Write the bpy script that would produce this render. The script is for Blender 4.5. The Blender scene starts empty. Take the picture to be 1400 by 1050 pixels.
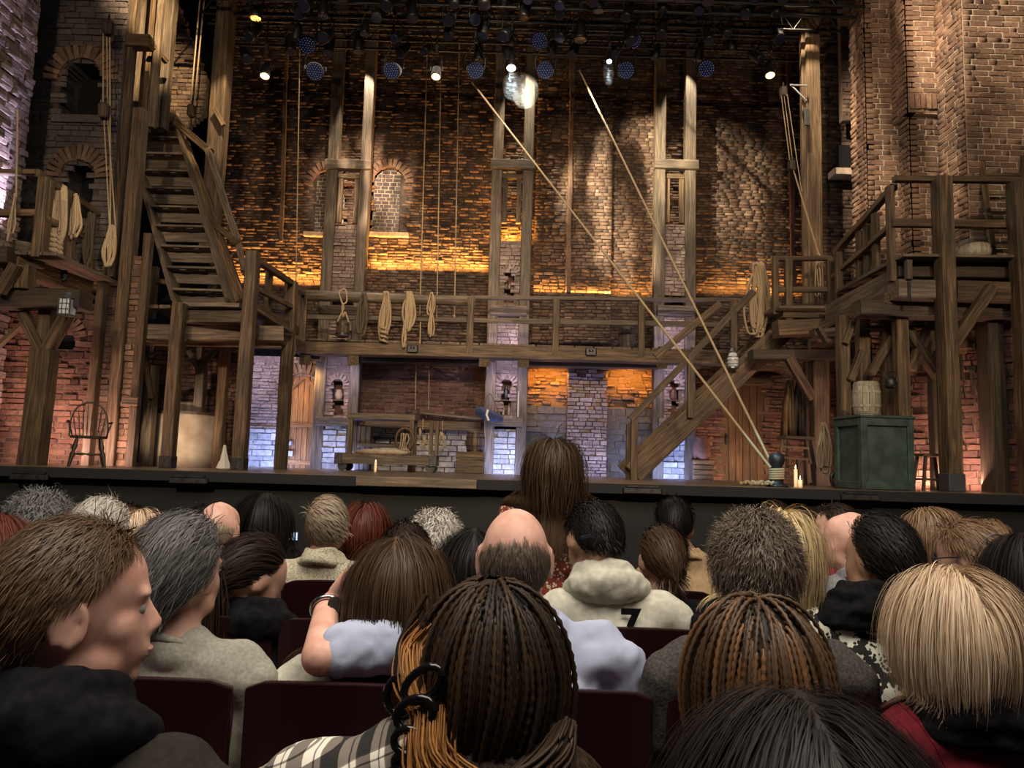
import bpy, bmesh, math, random
import numpy as np
from mathutils import Vector, Matrix, noise
random.seed(7); RNG = np.random.default_rng(7)
C = bpy.context.scene.collection
SC = bpy.context.scene
# ---------------------------------------------------------------- camera
F_PX = 1050.0; HORIZON = 640.0; ROLL = math.radians(1.65); CAM_Z = 0.13
PITCH = math.atan((HORIZON - 525.0) / F_PX)
cam_d = bpy.data.cameras.new('camera'); cam = bpy.data.objects.new('camera', cam_d); C.objects.link(cam)
CR = Matrix.Rotation(math.pi/2 + PITCH, 4, 'X') @ Matrix.Rotation(ROLL, 4, 'Z')
cam.matrix_world = Matrix.Translation((0, 0, CAM_Z)) @ CR
cam_d.sensor_fit = 'HORIZONTAL'; cam_d.sensor_width = 36.0; cam_d.lens = 36.0 * F_PX / 1400.0
cam_d.clip_start = 0.05; cam_d.clip_end = 100
SC.camera = cam
def P(x, y, Y):
    """world point at depth Y on the sight line of a photograph pixel"""
    d = CR.to_3x3() @ Vector(((x-700)/F_PX, -(y-525)/F_PX, -1))
    return Vector((0, 0, CAM_Z)) + d * (Y / d.y)
def PZ(x, y, z):
    d = CR.to_3x3() @ Vector(((x-700)/F_PX, -(y-525)/F_PX, -1))
    return Vector((0, 0, CAM_Z)) + d * ((z-CAM_Z) / d.z)
CRI = CR.to_3x3().transposed()
def pix(p):
    v = CRI @ (Vector(p) - Vector((0, 0, CAM_Z)))
    return (700 + F_PX*v.x/-v.z, 525 - F_PX*v.y/-v.z)
# ---------------------------------------------------------------- world, exposure
SC.view_settings.view_transform = 'Standard'; SC.view_settings.look = 'None'
SC.view_settings.exposure = 0.0; SC.view_settings.gamma = 1.0; SC.view_settings.use_curve_mapping = False
wd = bpy.data.worlds.new('world'); SC.world = wd; wd.use_nodes = True
wd.node_tree.nodes['Background'].inputs[0].default_value = (0.55, 0.5, 0.6, 1)
wd.node_tree.nodes['Background'].inputs[1].default_value = 0.012
# ---------------------------------------------------------------- lights
def aim(o, a, b):
    o.location = a; o.rotation_euler = (Vector(b)-Vector(a)).to_track_quat('-Z', 'Y').to_euler()
def spot(a, b, col, power, deg, blend=0.5, size=0.08, gobo=None):
    l = bpy.data.lights.new('stage_spot', 'SPOT'); l.energy = power; l.color = col
    l.spot_size = math.radians(deg); l.spot_blend = blend; l.shadow_soft_size = size
    if gobo:      # a breakup gobo slide in the lamp: angled bars
        l.use_nodes = True; nt = l.node_tree; em = nt.nodes['Emission']; tc = nt.nodes.new('ShaderNodeTexCoord'); sp = nt.nodes.new('ShaderNodeSeparateXYZ'); nt.links.new(tc.outputs['Normal'], sp.inputs[0])
        ds = []
        for i in (0, 1):
            dv = nt.nodes.new('ShaderNodeMath'); dv.operation = 'DIVIDE'; nt.links.new(sp.outputs[i], dv.inputs[0]); nt.links.new(sp.outputs[2], dv.inputs[1]); ds.append(dv)
        cb = nt.nodes.new('ShaderNodeCombineXYZ'); nt.links.new(ds[0].outputs[0], cb.inputs[0]); nt.links.new(ds[1].outputs[0], cb.inputs[1])
        mp = nt.nodes.new('ShaderNodeMapping'); mp.inputs['Rotation'].default_value = (0, 0, gobo[0]); mp.inputs['Scale'].default_value = (gobo[1], gobo[1]*.22, 1); nt.links.new(cb.outputs[0], mp.inputs[0])
        nz = nt.nodes.new('ShaderNodeTexNoise'); nz.inputs['Scale'].default_value = 1; nz.inputs['Detail'].default_value = 1.5; nt.links.new(mp.outputs[0], nz.inputs['Vector'])
        rp = nt.nodes.new('ShaderNodeValToRGB'); rp.color_ramp.elements[0].position = .42; rp.color_ramp.elements[0].color = (.06,.06,.06,1); rp.color_ramp.elements[1].position = .56; nt.links.new(nz.outputs['Fac'], rp.inputs[0]); nt.links.new(rp.outputs[0], em.inputs['Strength'])
    o = bpy.data.objects.new('stage_spot', l); C.objects.link(o); aim(o, a, b)
    return o
def area(a, b, col, power, sx, sy):
    l = bpy.data.lights.new('strip_light', 'AREA'); l.shape = 'RECTANGLE'; l.size = sx; l.size_y = sy
    l.energy = power; l.color = col
    o = bpy.data.objects.new('strip_light', l); C.objects.link(o)
    a = Vector(a); b = Vector(b)
    z = -(b-a).normalized(); x = Vector((1, 0, 0)) if abs(z.x) < .9 else Vector((0, 1, 0))
    y = z.cross(x).normalized(); x = y.cross(z).normalized()
    m = Matrix((x, y, z)).transposed().to_4x4(); m.translation = a; o.matrix_world = m
    return o
WARM = (1, .74, .46); AMBER = (1, .42, .06); ICE = (.50, .62, 1); VIO = (.74, .66, 1); ROSE = (1, .52, .38); WHITE = (1, .88, .72)
BW = 16.6      # depth of the back wall
SC.view_settings.exposure = 1.0
# amber strips grazing the back wall from the gallery
for x0, x1, y, pw in ((312, 445, 385, 70), (508, 668, 366, 110), (728, 892, 400, 34), (960, 1095, 400, 30)):
    a = P((x0+x1)/2, y, BW-.22); area(a, a+Vector((0,.30,1.6)), (1,.47,.10), pw*.75, (x1-x0)*BW/F_PX, .05)
a = P(700, 328, BW-.25); area(a, a+Vector((0,.25,1)), AMBER, 22, .45, .05)
# amber on the lower panels
for x in (747, 864): a = P(x, 512, BW-.42); area(a, a+Vector((0,.55,-.35)), AMBER, 12, .9, .05)
# ice blue footlights on the stone panels and violet on brick above
for x, w, pw, Yp in ((352, 1.2, 26, BW-.9), (460, .6, 12, 15.2), (690, .6, 14, 15.2), (922, .6, 14, 15.2), (802, .8, 10, 15.4)):
    a = P(x, 640, Yp); a.z = .04; area(a, a+Vector((0,.75,.5)), (.36,.48,1), pw, w, .08)
area(Vector((P(352,480,BW).x, BW-.9, 2.3)), Vector((P(352,480,BW).x, BW, .9)), VIO, 20, 1.4, .05)
for x in (464, 692, 922): a = P(x, 496, 15.3); area(a, a+Vector((0,.7,-1.0)), VIO, 6, .5, .05)
for x in (472, 694, 922): a = P(x, 472, 15.4); area(a, a+Vector((0,.5,1.0)), VIO, 5, .6, .05)
# warm wash from the balcony front of the house
spot((-3, -6, 6), (-3.5, 12, 2.5), WARM, 1900, 50, 1, .3); spot((3, -6, 6), (3.5, 12, 2.5), WARM, 1900, 50, 1, .3); spot((0, -6, 6), (0, 16, 2.6), WARM, 1500, 40, 1, .3)
spot((0, 8.8, 8.5), P(620, 430, BW), (1,.76,.5), 500, 50, 1, .2)  # fill spot added above the stage edge to lift the mid-level wall
# back wall window pool, column pool with gobo
spot((-2.4, 11.0, 6.2), P(500, 262, BW), (1,.74,.52), 2000, 30, .8, .03, gobo=(.9, 13)); spot((-.6, 11.0, 6.3), P(893, 282, BW), (1,.86,.6), 4600, 38, .5, .03, gobo=(.75, 8))
for x in (500, 722, 945): q = P(x, 96, 15.55); spot((q.x-.1, 15.5, q.z+.7), (q.x, 16, q.z-2.2), (1,.84,.6), 420, 44, .5, .02)
# mast spots
q = P(1106, 20, 12.1); spot((q.x-.3, 11.9, q.z+1.0), P(1108, 200, 12.6), (1,.78,.5), 800, 34, .6, .03)
spot((-4.0, 8.6, 8.3), P(208, 40, 12), (1,.74,.42), 1800, 26, .7, .03); q = P(300, 30, 11.8); spot((q.x+.9, 10.8, q.z+.5), P(303, 170, 12.4), (1,.74,.42), 500, 26, .7, .03)
# right piers
spot((1.0, 6.5, 7.6), P(1270, 150, 11.5), (1,.80,.58), 3600, 36, .7, .03, gobo=(.7, 7))
# rose uplights at stage level right and left
for x, Y, pw in ((1325, 10.12, 17), (1395, 10.12, 17), (1245, 10.75, 11)): a = Vector((P(x, 640, Y).x, Y, .10)); area(a, a+Vector((0,.8,1)), (1,.60,.46), pw, .9, .08)
for x, Y, pw in ((95, 10.1, 13), (20, 9.9, 12)): a = Vector((P(x, 630, Y).x, Y, .10)); area(a, a+Vector((0,.8,1)), (1,.60,.48), pw, .9, .08)
a = Vector((P(1060, 640, 15).x, 15.2, .05)); area(a, a+Vector((0,.8,1)), (1,.62,.40), 14, 1.2, .08)
# violet wall left
q = P(22, 350, 10.0); spot((q.x+.30, 9.9, q.z-.1), (q.x-.25, 9.5, q.z+1.6), VIO, 420, 62, 1, .05)
# orange glow on the third pier
a = P(1296, 352, 10.9); spot((a.x-.15, a.y-.2, a.z-.5), (a.x+.35, a.y-.1, a.z+.5), (1,.5,.25), 130, 60, .8, .05)
# auditorium house light, then stage lamps and added fills
area((0, .6, 5.5), (0, 2.6, 0), (1,.90,.78), 330, 7, 4)
area((0, 11.8, 7.0), (0, 11.8, 0), (1,.85,.68), 70, 8, 3)  # broad unseen fill added over the stage to brighten the floor
q = P(1062, 655, 9.0); spot((q.x-1.2, 7.6, 2.6), (q.x-.1, 9.05, .35), (.25,.85,1), 130, 17, .6, .03)
q = P(699, 96, 12.6); spot(q+Vector((0,0,.02)), q+Vector((.02,-.05,-1)), (.85,.97,1), 80, 40, .5, .02)
q = P(833, 88, 12.6); spot(q, q+Vector((0,0,-1)), (.85,.97,1), 50, 24, .5, .02)
a = P(414, 508, 15.7); area(a, a+Vector((0,.9,-1.2)), (1,.62,.18), 7, .3, .06)
p = P(251, 610, 12.3); spot((p.x+.3, 10.2, .25), (p.x+.05, 12.3, .6), (1,.80,.62), 70, 46, .8, .05)  # unseen low spot added to brighten the cistern
q = P(110, 310, 10.2); spot((-2.5, 5.5, 3.2), q, (1,.80,.55), 260, 20, .9, .08)  # unseen spot added in front to brighten the balcony ropes

# ---------------------------------------------------------------- materials
def mat(name, col=(.5,.5,.5), rough=.7, metal=0, emit=None, estr=0):
    m = bpy.data.materials.new(name); m.use_nodes = True
    b = m.node_tree.nodes['Principled BSDF']
    b.inputs['Base Color'].default_value = (*col, 1); b.inputs['Roughness'].default_value = rough
    b.inputs['Metallic'].default_value = metal
    if emit: b.inputs['Emission Color'].default_value = (*emit, 1); b.inputs['Emission Strength'].default_value = estr
    return m
def N(m, t, **k):
    n = m.node_tree.nodes.new(t)
    for a, v in k.items():
        if a in n.inputs: n.inputs[a].default_value = v
        else: setattr(n, a, v)
    return n
def L(m, a, ao, b, bi): m.node_tree.links.new(a.outputs[ao], b.inputs[bi])
def ramp(m, stops):
    r = m.node_tree.nodes.new('ShaderNodeValToRGB'); e = r.color_ramp.elements
    while len(e) < len(stops): e.new(.5)
    for i, (p, c) in enumerate(stops): e[i].position = p; e[i].color = (*c, 1)
    return r
def bump(m, src, out, strength=.4, dist=.01):
    b = N(m, 'ShaderNodeBump'); b.inputs['Strength'].default_value = strength; b.inputs['Distance'].default_value = dist
    L(m, src, out, b, 'Height'); L(m, b, 0, m.node_tree.nodes['Principled BSDF'], 'Normal')
def wood(name, c0, c1, c2, rough=.62, sc=14.0, along=.8, bs=.5):
    m = mat(name, c1, rough); bs_ = m.node_tree.nodes['Principled BSDF']
    tc = N(m, 'ShaderNodeTexCoord'); oi = N(m, 'ShaderNodeObjectInfo')
    ad = N(m, 'ShaderNodeVectorMath', operation='MULTIPLY_ADD'); cb = N(m, 'ShaderNodeCombineXYZ')
    for i in range(3): L(m, oi, 'Random', cb, i)
    ad.inputs[1].default_value = (37, 23, 51); L(m, cb, 0, ad, 0); L(m, tc, 'Object', ad, 2)
    mp = N(m, 'ShaderNodeMapping'); mp.inputs['Scale'].default_value = (sc, sc, along); L(m, ad, 0, mp, 0)
    n1 = N(m, 'ShaderNodeTexNoise'); n1.inputs['Scale'].default_value = 2.2; n1.inputs['Detail'].default_value = 6; n1.inputs['Distortion'].default_value = .9
    L(m, mp, 0, n1, 'Vector')
    n2 = N(m, 'ShaderNodeTexNoise'); n2.inputs['Scale'].default_value = 1.6; n2.inputs['Detail'].default_value = 3; L(m, ad, 0, n2, 'Vector')
    r = ramp(m, [(.3, c0), (.5, c1), (.72, c2)]); L(m, n1, 'Fac', r, 0)
    mx = N(m, 'ShaderNodeMixRGB', blend_type='MULTIPLY'); mx.inputs[0].default_value = .75
    r2 = ramp(m, [(.3, (.45,.42,.4)), (.7, (1.15,1.1,1.0))]); L(m, n2, 'Fac', r2, 0)
    L(m, r, 0, mx, 1); L(m, r2, 0, mx, 2)
    hv = N(m, 'ShaderNodeHueSaturation'); mr = N(m, 'ShaderNodeMapRange'); mr.inputs['To Min'].default_value = .72; mr.inputs['To Max'].default_value = 1.25
    L(m, oi, 'Random', mr, 0); L(m, mr, 0, hv, 'Value'); L(m, mx, 0, hv, 'Color'); L(m, hv, 0, bs_, 'Base Color')
    bump(m, n1, 'Fac', bs, .012)
    return m
def brickmat(name, cols, rough=.85, bsc=22, bstr=.7):
    m = mat(name, cols[0], rough); b = m.node_tree.nodes['Principled BSDF']
    g = N(m, 'ShaderNodeNewGeometry'); oi = N(m, 'ShaderNodeObjectInfo')
    ad = N(m, 'ShaderNodeMath', operation='ADD'); L(m, g, 'Random Per Island', ad, 0); L(m, oi, 'Random', ad, 1)
    fr = N(m, 'ShaderNodeMath', operation='FRACT'); L(m, ad, 0, fr, 0)
    r = ramp(m, [(i/max(1, len(cols)-1), c) for i, c in enumerate(cols)]); L(m, fr, 0, r, 0)
    n = N(m, 'ShaderNodeTexNoise'); n.inputs['Scale'].default_value = bsc; n.inputs['Detail'].default_value = 4; L(m, g, 'Position', n, 'Vector')
    n3 = N(m, 'ShaderNodeTexNoise'); n3.inputs['Scale'].default_value = .8; n3.inputs['Detail'].default_value = 4; L(m, g, 'Position', n3, 'Vector')
    r2 = ramp(m, [(.36, (.38,.36,.35)), (.62, (1.2,1.15,1.1))]); L(m, n3, 'Fac', r2, 0)
    mx = N(m, 'ShaderNodeMixRGB', blend_type='MULTIPLY'); mx.inputs[0].default_value = .8; L(m, r, 0, mx, 1); L(m, r2, 0, mx, 2)
    r3 = ramp(m, [(.35, (.6,.6,.6)), (.65, (1.15,1.15,1.15))]); L(m, n, 'Fac', r3, 0)
    mx2 = N(m, 'ShaderNodeMixRGB', blend_type='MULTIPLY'); mx2.inputs[0].default_value = .7; L(m, mx, 0, mx2, 1); L(m, r3, 0, mx2, 2)
    L(m, mx2, 0, b, 'Base Color'); bump(m, n, 'Fac', bstr, .015)
    return m
def noisy(name, c0, c1, rough=.8, sc=8, bs=.3, metal=0, dist=.004):
    m = mat(name, c0, rough, metal); b = m.node_tree.nodes['Principled BSDF']
    tc = N(m, 'ShaderNodeTexCoord'); n = N(m, 'ShaderNodeTexNoise'); n.inputs['Scale'].default_value = sc; n.inputs['Detail'].default_value = 5
    L(m, tc, 'Object', n, 'Vector'); r = ramp(m, [(.35, c0), (.65, c1)]); L(m, n, 'Fac', r, 0); L(m, r, 0, b, 'Base Color')
    if bs: bump(m, n, 'Fac', bs, dist)
    return m
M = {}
M['wood'] = wood('timber', (.022,.012,.006), (.095,.058,.029), (.21,.138,.074))
M['wood_grey'] = wood('weathered_timber', (.045,.033,.023), (.125,.092,.064), (.24,.185,.135))
M['wood_dark'] = wood('dark_timber', (.02,.013,.009), (.055,.037,.024), (.10,.07,.045))
M['wood_gold'] = wood('golden_pine', (.08,.03,.006), (.24,.10,.022), (.36,.18,.045))
M['wood_brown'] = wood('brown_boards', (.05,.025,.010), (.15,.08,.032), (.24,.14,.06))
M['seatwood'] = mat('maroon_lacquer', (.016,.003,.004), .3)
M['seatcloth'] = noisy('maroon_plush', (.05,.008,.012), (.09,.014,.018), .9, 60, .2)
M['brick'] = brickmat('rough_brick', [(.05,.032,.024), (.14,.085,.055), (.095,.055,.04), (.19,.12,.08), (.08,.05,.037), (.24,.165,.115)])
M['brick_red'] = brickmat('red_brick', [(.13,.060,.042), (.21,.10,.07), (.09,.042,.032), (.25,.13,.095), (.17,.08,.058)])
M['brick_tan'] = brickmat('tan_brick', [(.16,.095,.06), (.25,.155,.10), (.13,.075,.05), (.22,.13,.085)])
M['brick_pale'] = brickmat('pale_brick', [(.24,.18,.16), (.36,.28,.25), (.20,.14,.13), (.30,.23,.2)])
M['brick_slate'] = brickmat('slate_brick', [(.07,.06,.065), (.12,.10,.10), (.09,.075,.075), (.15,.12,.11)])
M['stone'] = brickmat('pale_stone', [(.36,.36,.38), (.48,.47,.47), (.28,.28,.30), (.42,.41,.41)], .8, 14, 1)
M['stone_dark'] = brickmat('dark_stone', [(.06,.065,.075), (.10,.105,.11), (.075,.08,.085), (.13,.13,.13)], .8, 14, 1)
M['brick_dark'] = brickmat('shaded_gap_brick', [(.018,.016,.017), (.03,.027,.028), (.024,.021,.022)])  # near-black colour holds the shade of the gap beside the left wall
M['mortar'] = noisy('mortar', (.10,.075,.055), (.17,.13,.10), .95, 14, .4)
M['mortar_light'] = noisy('light_mortar', (.32,.25,.18), (.45,.36,.27), .95, 14, .3)
M['mortar_dark'] = noisy('dark_mortar', (.03,.022,.018), (.06,.045,.035), .95, 14, .4)
M['black'] = mat('matt_black', (.008,.008,.01), .8)
M['black_metal'] = mat('black_metal', (.006,.006,.007), .45, 0)
M['iron'] = noisy('dark_iron', (.03,.03,.035), (.07,.07,.075), .5, 20, .2, .8)
M['rope'] = noisy('hemp_rope', (.30,.21,.12), (.46,.35,.22), .9, 90, .8)
M['rope_dark'] = noisy('tarred_rope', (.07,.05,.032), (.12,.09,.06), .9, 90, .8)
M['floor'] = wood('stage_boards', (.12,.08,.055), (.22,.16,.11), (.32,.24,.17), .32, 5, .5, .2)
M['apron'] = noisy('apron_black', (.003,.004,.005), (.006,.007,.008), .75, 3, .1)
M['plaster'] = noisy('stained_plaster', (.30,.21,.14), (.46,.36,.26), .9, 3.5, .3)
M['green'] = noisy('worn_green_paint', (.022,.040,.034), (.05,.078,.066), .6, 6, .3)
M['keg'] = wood('bleached_staves', (.20,.17,.12), (.34,.30,.23), (.44,.40,.32), .8, 12, 1)
M['carpet'] = noisy('dark_carpet', (.02,.012,.014), (.035,.018,.02), .95, 60, .3)
M['white_dim'] = mat('white_band', (.6,.58,.54), .7)
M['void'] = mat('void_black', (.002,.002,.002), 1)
M['lens'] = mat('lens_glass', (.02,.025,.05), .08, .2)
M['led'] = mat('led_emitter', (.1,.12,.4), .3, 0, (.34,.40,1), .4)
M['lampwarm'] = mat('warm_lamp', (1,.6,.3), .4, 0, (1,.55,.22), 2.2)
M['lampwhite'] = mat('white_lamp', (1,1,1), .4, 0, (.75,.95,1), 9)
M['flame'] = mat('candle_flame', (1,.8,.5), .4, 0, (1,.6,.3), 5)
M['wax'] = mat('candle_wax', (.8,.65,.45), .5, 0, (1,.5,.2), .35)  # emission stands in for flame light glowing through the wax
M['glass'] = mat('lantern_glass', (.55,.58,.6), .15)
M['tin'] = mat('tin', (.16,.17,.19), .4, .8)
M['white'] = mat('white_paint', (.7,.68,.62), .6)
M['navy'] = noisy('navy_cloth', (.015,.02,.05), (.03,.04,.10), .8, 12, .3)
# ---------------------------------------------------------------- object helpers
WM = {}
def reg(o, parent, world):
    C.objects.link(o) if o.name not in C.objects else None
    if parent is not None:
        o.parent = parent; o.matrix_parent_inverse = WM[parent.name].inverted()
    o.matrix_basis = world if parent is None else world
    if parent is not None:   # world = P * inv(P) * basis
        o.matrix_basis = world
    WM[o.name] = world.copy()
    return o
def tag(o, label=None, cat=None, group=None, kind=None):
    if label: o['label'] = label
    if cat: o['category'] = cat
    if group: o['group'] = group
    if kind: o['kind'] = kind
    return o
def thing(name, label, cat, loc=(0,0,0), group=None, kind=None):
    o = bpy.data.objects.new(name, None); o.empty_display_size = .1
    reg(o, None, Matrix.Translation(loc)); return tag(o, label, cat, group, kind)
def mesh_obj(name, me, material, parent=None, world=None):
    if material is not None and not me.materials: me.materials.append(M[material] if isinstance(material, str) else material)
    o = bpy.data.objects.new(name, me)
    return reg(o, parent, world if world is not None else Matrix.Identity(4))
def from_np(name, V, Fc, smooth=False):
    me = bpy.data.meshes.new(name)
    V = np.asarray(V, dtype=np.float32).reshape(-1, 3)
    if isinstance(Fc, np.ndarray):
        k = Fc.shape[1]; n = len(Fc)
        me.vertices.add(len(V)); me.vertices.foreach_set('co', V.ravel())
        me.loops.add(n*k); me.loops.foreach_set('vertex_index', Fc.astype(np.int32).ravel())
        me.polygons.add(n); me.polygons.foreach_set('loop_start', np.arange(0, n*k, k, dtype=np.int32))
        me.update(calc_edges=True); me.validate()
    else:
        me.from_pydata([tuple(v) for v in V], [], Fc); me.update()
    if smooth: me.polygons.foreach_set('use_smooth', [True]*len(me.polygons))
    return me
def bm_obj(name, bm, material, parent=None, world=None, smooth=False):
    me = bpy.data.meshes.new(name); bm.to_mesh(me); bm.free()
    if smooth: me.polygons.foreach_set('use_smooth', [True]*len(me.polygons))
    return mesh_obj(name, me, material, parent, world)
def add_box(bm, c, s, rot=None, bevel=0):
    r = bmesh.ops.create_cube(bm, size=1)
    vs = r['verts']; bmesh.ops.scale(bm, vec=s, verts=vs)
    if bevel: 
        es = list({e for v in vs for e in v.link_edges})
        g = bmesh.ops.bevel(bm, geom=es, offset=bevel, segments=1, affect='EDGES'); vs = list({v for f in g['faces'] for v in f.verts} | {v for v in vs if v.is_valid})
    if rot is not None: bmesh.ops.rotate(bm, cent=(0,0,0), matrix=rot, verts=vs)
    bmesh.ops.translate(bm, vec=c, verts=vs)
def box(parent, name, c, s, material, rot=None, bevel=.006):
    Q = Matrix.Identity(3)       # grain runs along local z: turn the longest side onto it
    if s[0] >= s[1] and s[0] > s[2]: Q = Matrix(((0,0,1),(1,0,0),(0,1,0))); s = (s[1], s[2], s[0])
    elif s[1] > s[0] and s[1] > s[2]: Q = Matrix(((0,1,0),(0,0,1),(1,0,0))); s = (s[2], s[0], s[1])
    bm = bmesh.new(); add_box(bm, (0,0,0), s, None, bevel)
    w = Matrix.Translation(c) @ ((rot if rot is not None else Matrix.Identity(3)) @ Q).to_4x4()
    return bm_obj(name, bm, material, parent, w)
def beam(parent, name, p0, p1, w, d, material='wood', jit=.04, chamf=.07, roundness=0):
    p0 = Vector(p0); p1 = Vector(p1); ln = (p1-p0).length; z = (p1-p0).normalized()
    ref = Vector((0,1,0)) if abs(z.y) < .8 else Vector((0,0,1))
    x = ref.cross(z).normalized(); y = z.cross(x)
    n = max(2, min(9, int(ln/.45)+1)); V = []; c = chamf
    if roundness: prof = [(math.cos(a)*.5, math.sin(a)*.5) for a in [i*math.pi/5 for i in range(10)]]
    else: prof = [(-.5+c,-.5),(.5-c,-.5),(.5,-.5+c),(.5,.5-c),(.5-c,.5),(-.5+c,.5),(-.5,.5-c),(-.5,-.5+c)]
    k = len(prof); wob = Vector((0,0))
    for i in range(n):
        s = ln*i/(n-1); j = jit if 0 < i < n-1 else jit*.4
        ox, oy = random.uniform(-j, j)*w*.5, random.uniform(-j, j)*d*.5; sc = 1+random.uniform(-j, j)*.8
        for a, b in prof: V.append((a*w*sc+ox+random.uniform(-j,j)*w*.15, b*d*sc+oy, s))
    Fc = [[i*k+a, i*k+(a+1)%k, (i+1)*k+(a+1)%k, (i+1)*k+a] for i in range(n-1) for a in range(k)]
    Fc += [list(range(k))[::-1], [(n-1)*k+a for a in range(k)]]
    me = from_np(name, V, Fc, bool(roundness))
    m = Matrix((x, y, z)).transposed().to_4x4(); m.translation = p0
    return mesh_obj(name, me, material, parent, m)
def catmull(pts, sub=6):
    p = np.array([tuple(q) for q in pts], dtype=float)
    if len(p) < 3: 
        t = np.linspace(0, 1, sub+1)[:, None]; return p[0]*(1-t)+p[1]*t
    q = np.vstack([2*p[0]-p[1], p, 2*p[-1]-p[-2]]); out = []
    for i in range(1, len(q)-2):
        for t in np.linspace(0, 1, sub, endpoint=False):
            out.append(.5*((2*q[i])+(-q[i-1]+q[i+1])*t+(2*q[i-1]-5*q[i]+4*q[i+1]-q[i+2])*t*t+(-q[i-1]+3*q[i]-3*q[i+1]+q[i+2])*t**3))
    out.append(q[-2]); return np.array(out)
def tubes(paths, r, k=6, taper=None):
    """paths: list of (n,3); returns V, quad F of all tubes joined"""
    VV = []; FF = []; off = 0
    for pi, p in enumerate(paths):
        p = np.asarray(p, float); n = len(p); t = np.gradient(p, axis=0); t /= np.linalg.norm(t, axis=1)[:, None]+1e-9
        ref = np.where(np.abs(t[:, 1:2]) < .8, np.array([[0., 1, 0]]), np.array([[1., 0, 0]])) if n else None
        a = np.cross(t, ref); a /= np.linalg.norm(a, axis=1)[:, None]+1e-9; b = np.cross(t, a)
        rr = r[pi] if hasattr(r, '__len__') else r
        rr = np.ones(n)*rr if np.isscalar(rr) else np.asarray(rr)
        if taper is not None: rr = rr*taper(np.linspace(0, 1, n))
        ang = np.arange(k)*2*np.pi/k
        ring = p[:, None]+rr[:, None, None]*(np.cos(ang)[None, :, None]*a[:, None]+np.sin(ang)[None, :, None]*b[:, None])
        VV.append(ring.reshape(-1, 3)); i = np.arange(n-1)[:, None]*k; j = np.arange(k)[None]; j2 = (j+1) % k
        FF.append(np.stack([i+j, i+j2, i+k+j2, i+k+j], -1).reshape(-1, 4)+off); off += n*k
    return np.vstack(VV), np.vstack(FF)
def rope(name, pts, r, material='rope', parent=None, sub=6, k=6, label=None, cat=None, group=None):
    p = catmull(pts, sub); c = Vector(p[0]); V, Fq = tubes([p-p[0]], r, k)
    o = mesh_obj(name, from_np(name, V, Fq, True), material, parent, Matrix.Translation(c))
    return tag(o, label, cat, group)
def lathe(bm, prof, seg=16, c=(0,0,0)):
    rings = []
    for r, z in prof:
        rings.append([bm.verts.new((c[0]+r*math.cos(a), c[1]+r*math.sin(a), c[2]+z)) for a in [2*math.pi*i/seg for i in range(seg)]])
    for A, B in zip(rings, rings[1:]):
        for i in range(seg): bm.faces.new((A[i], A[(i+1)%seg], B[(i+1)%seg], B[i]))
    bm.faces.new(rings[0][::-1]); bm.faces.new(rings[-1])
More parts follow.
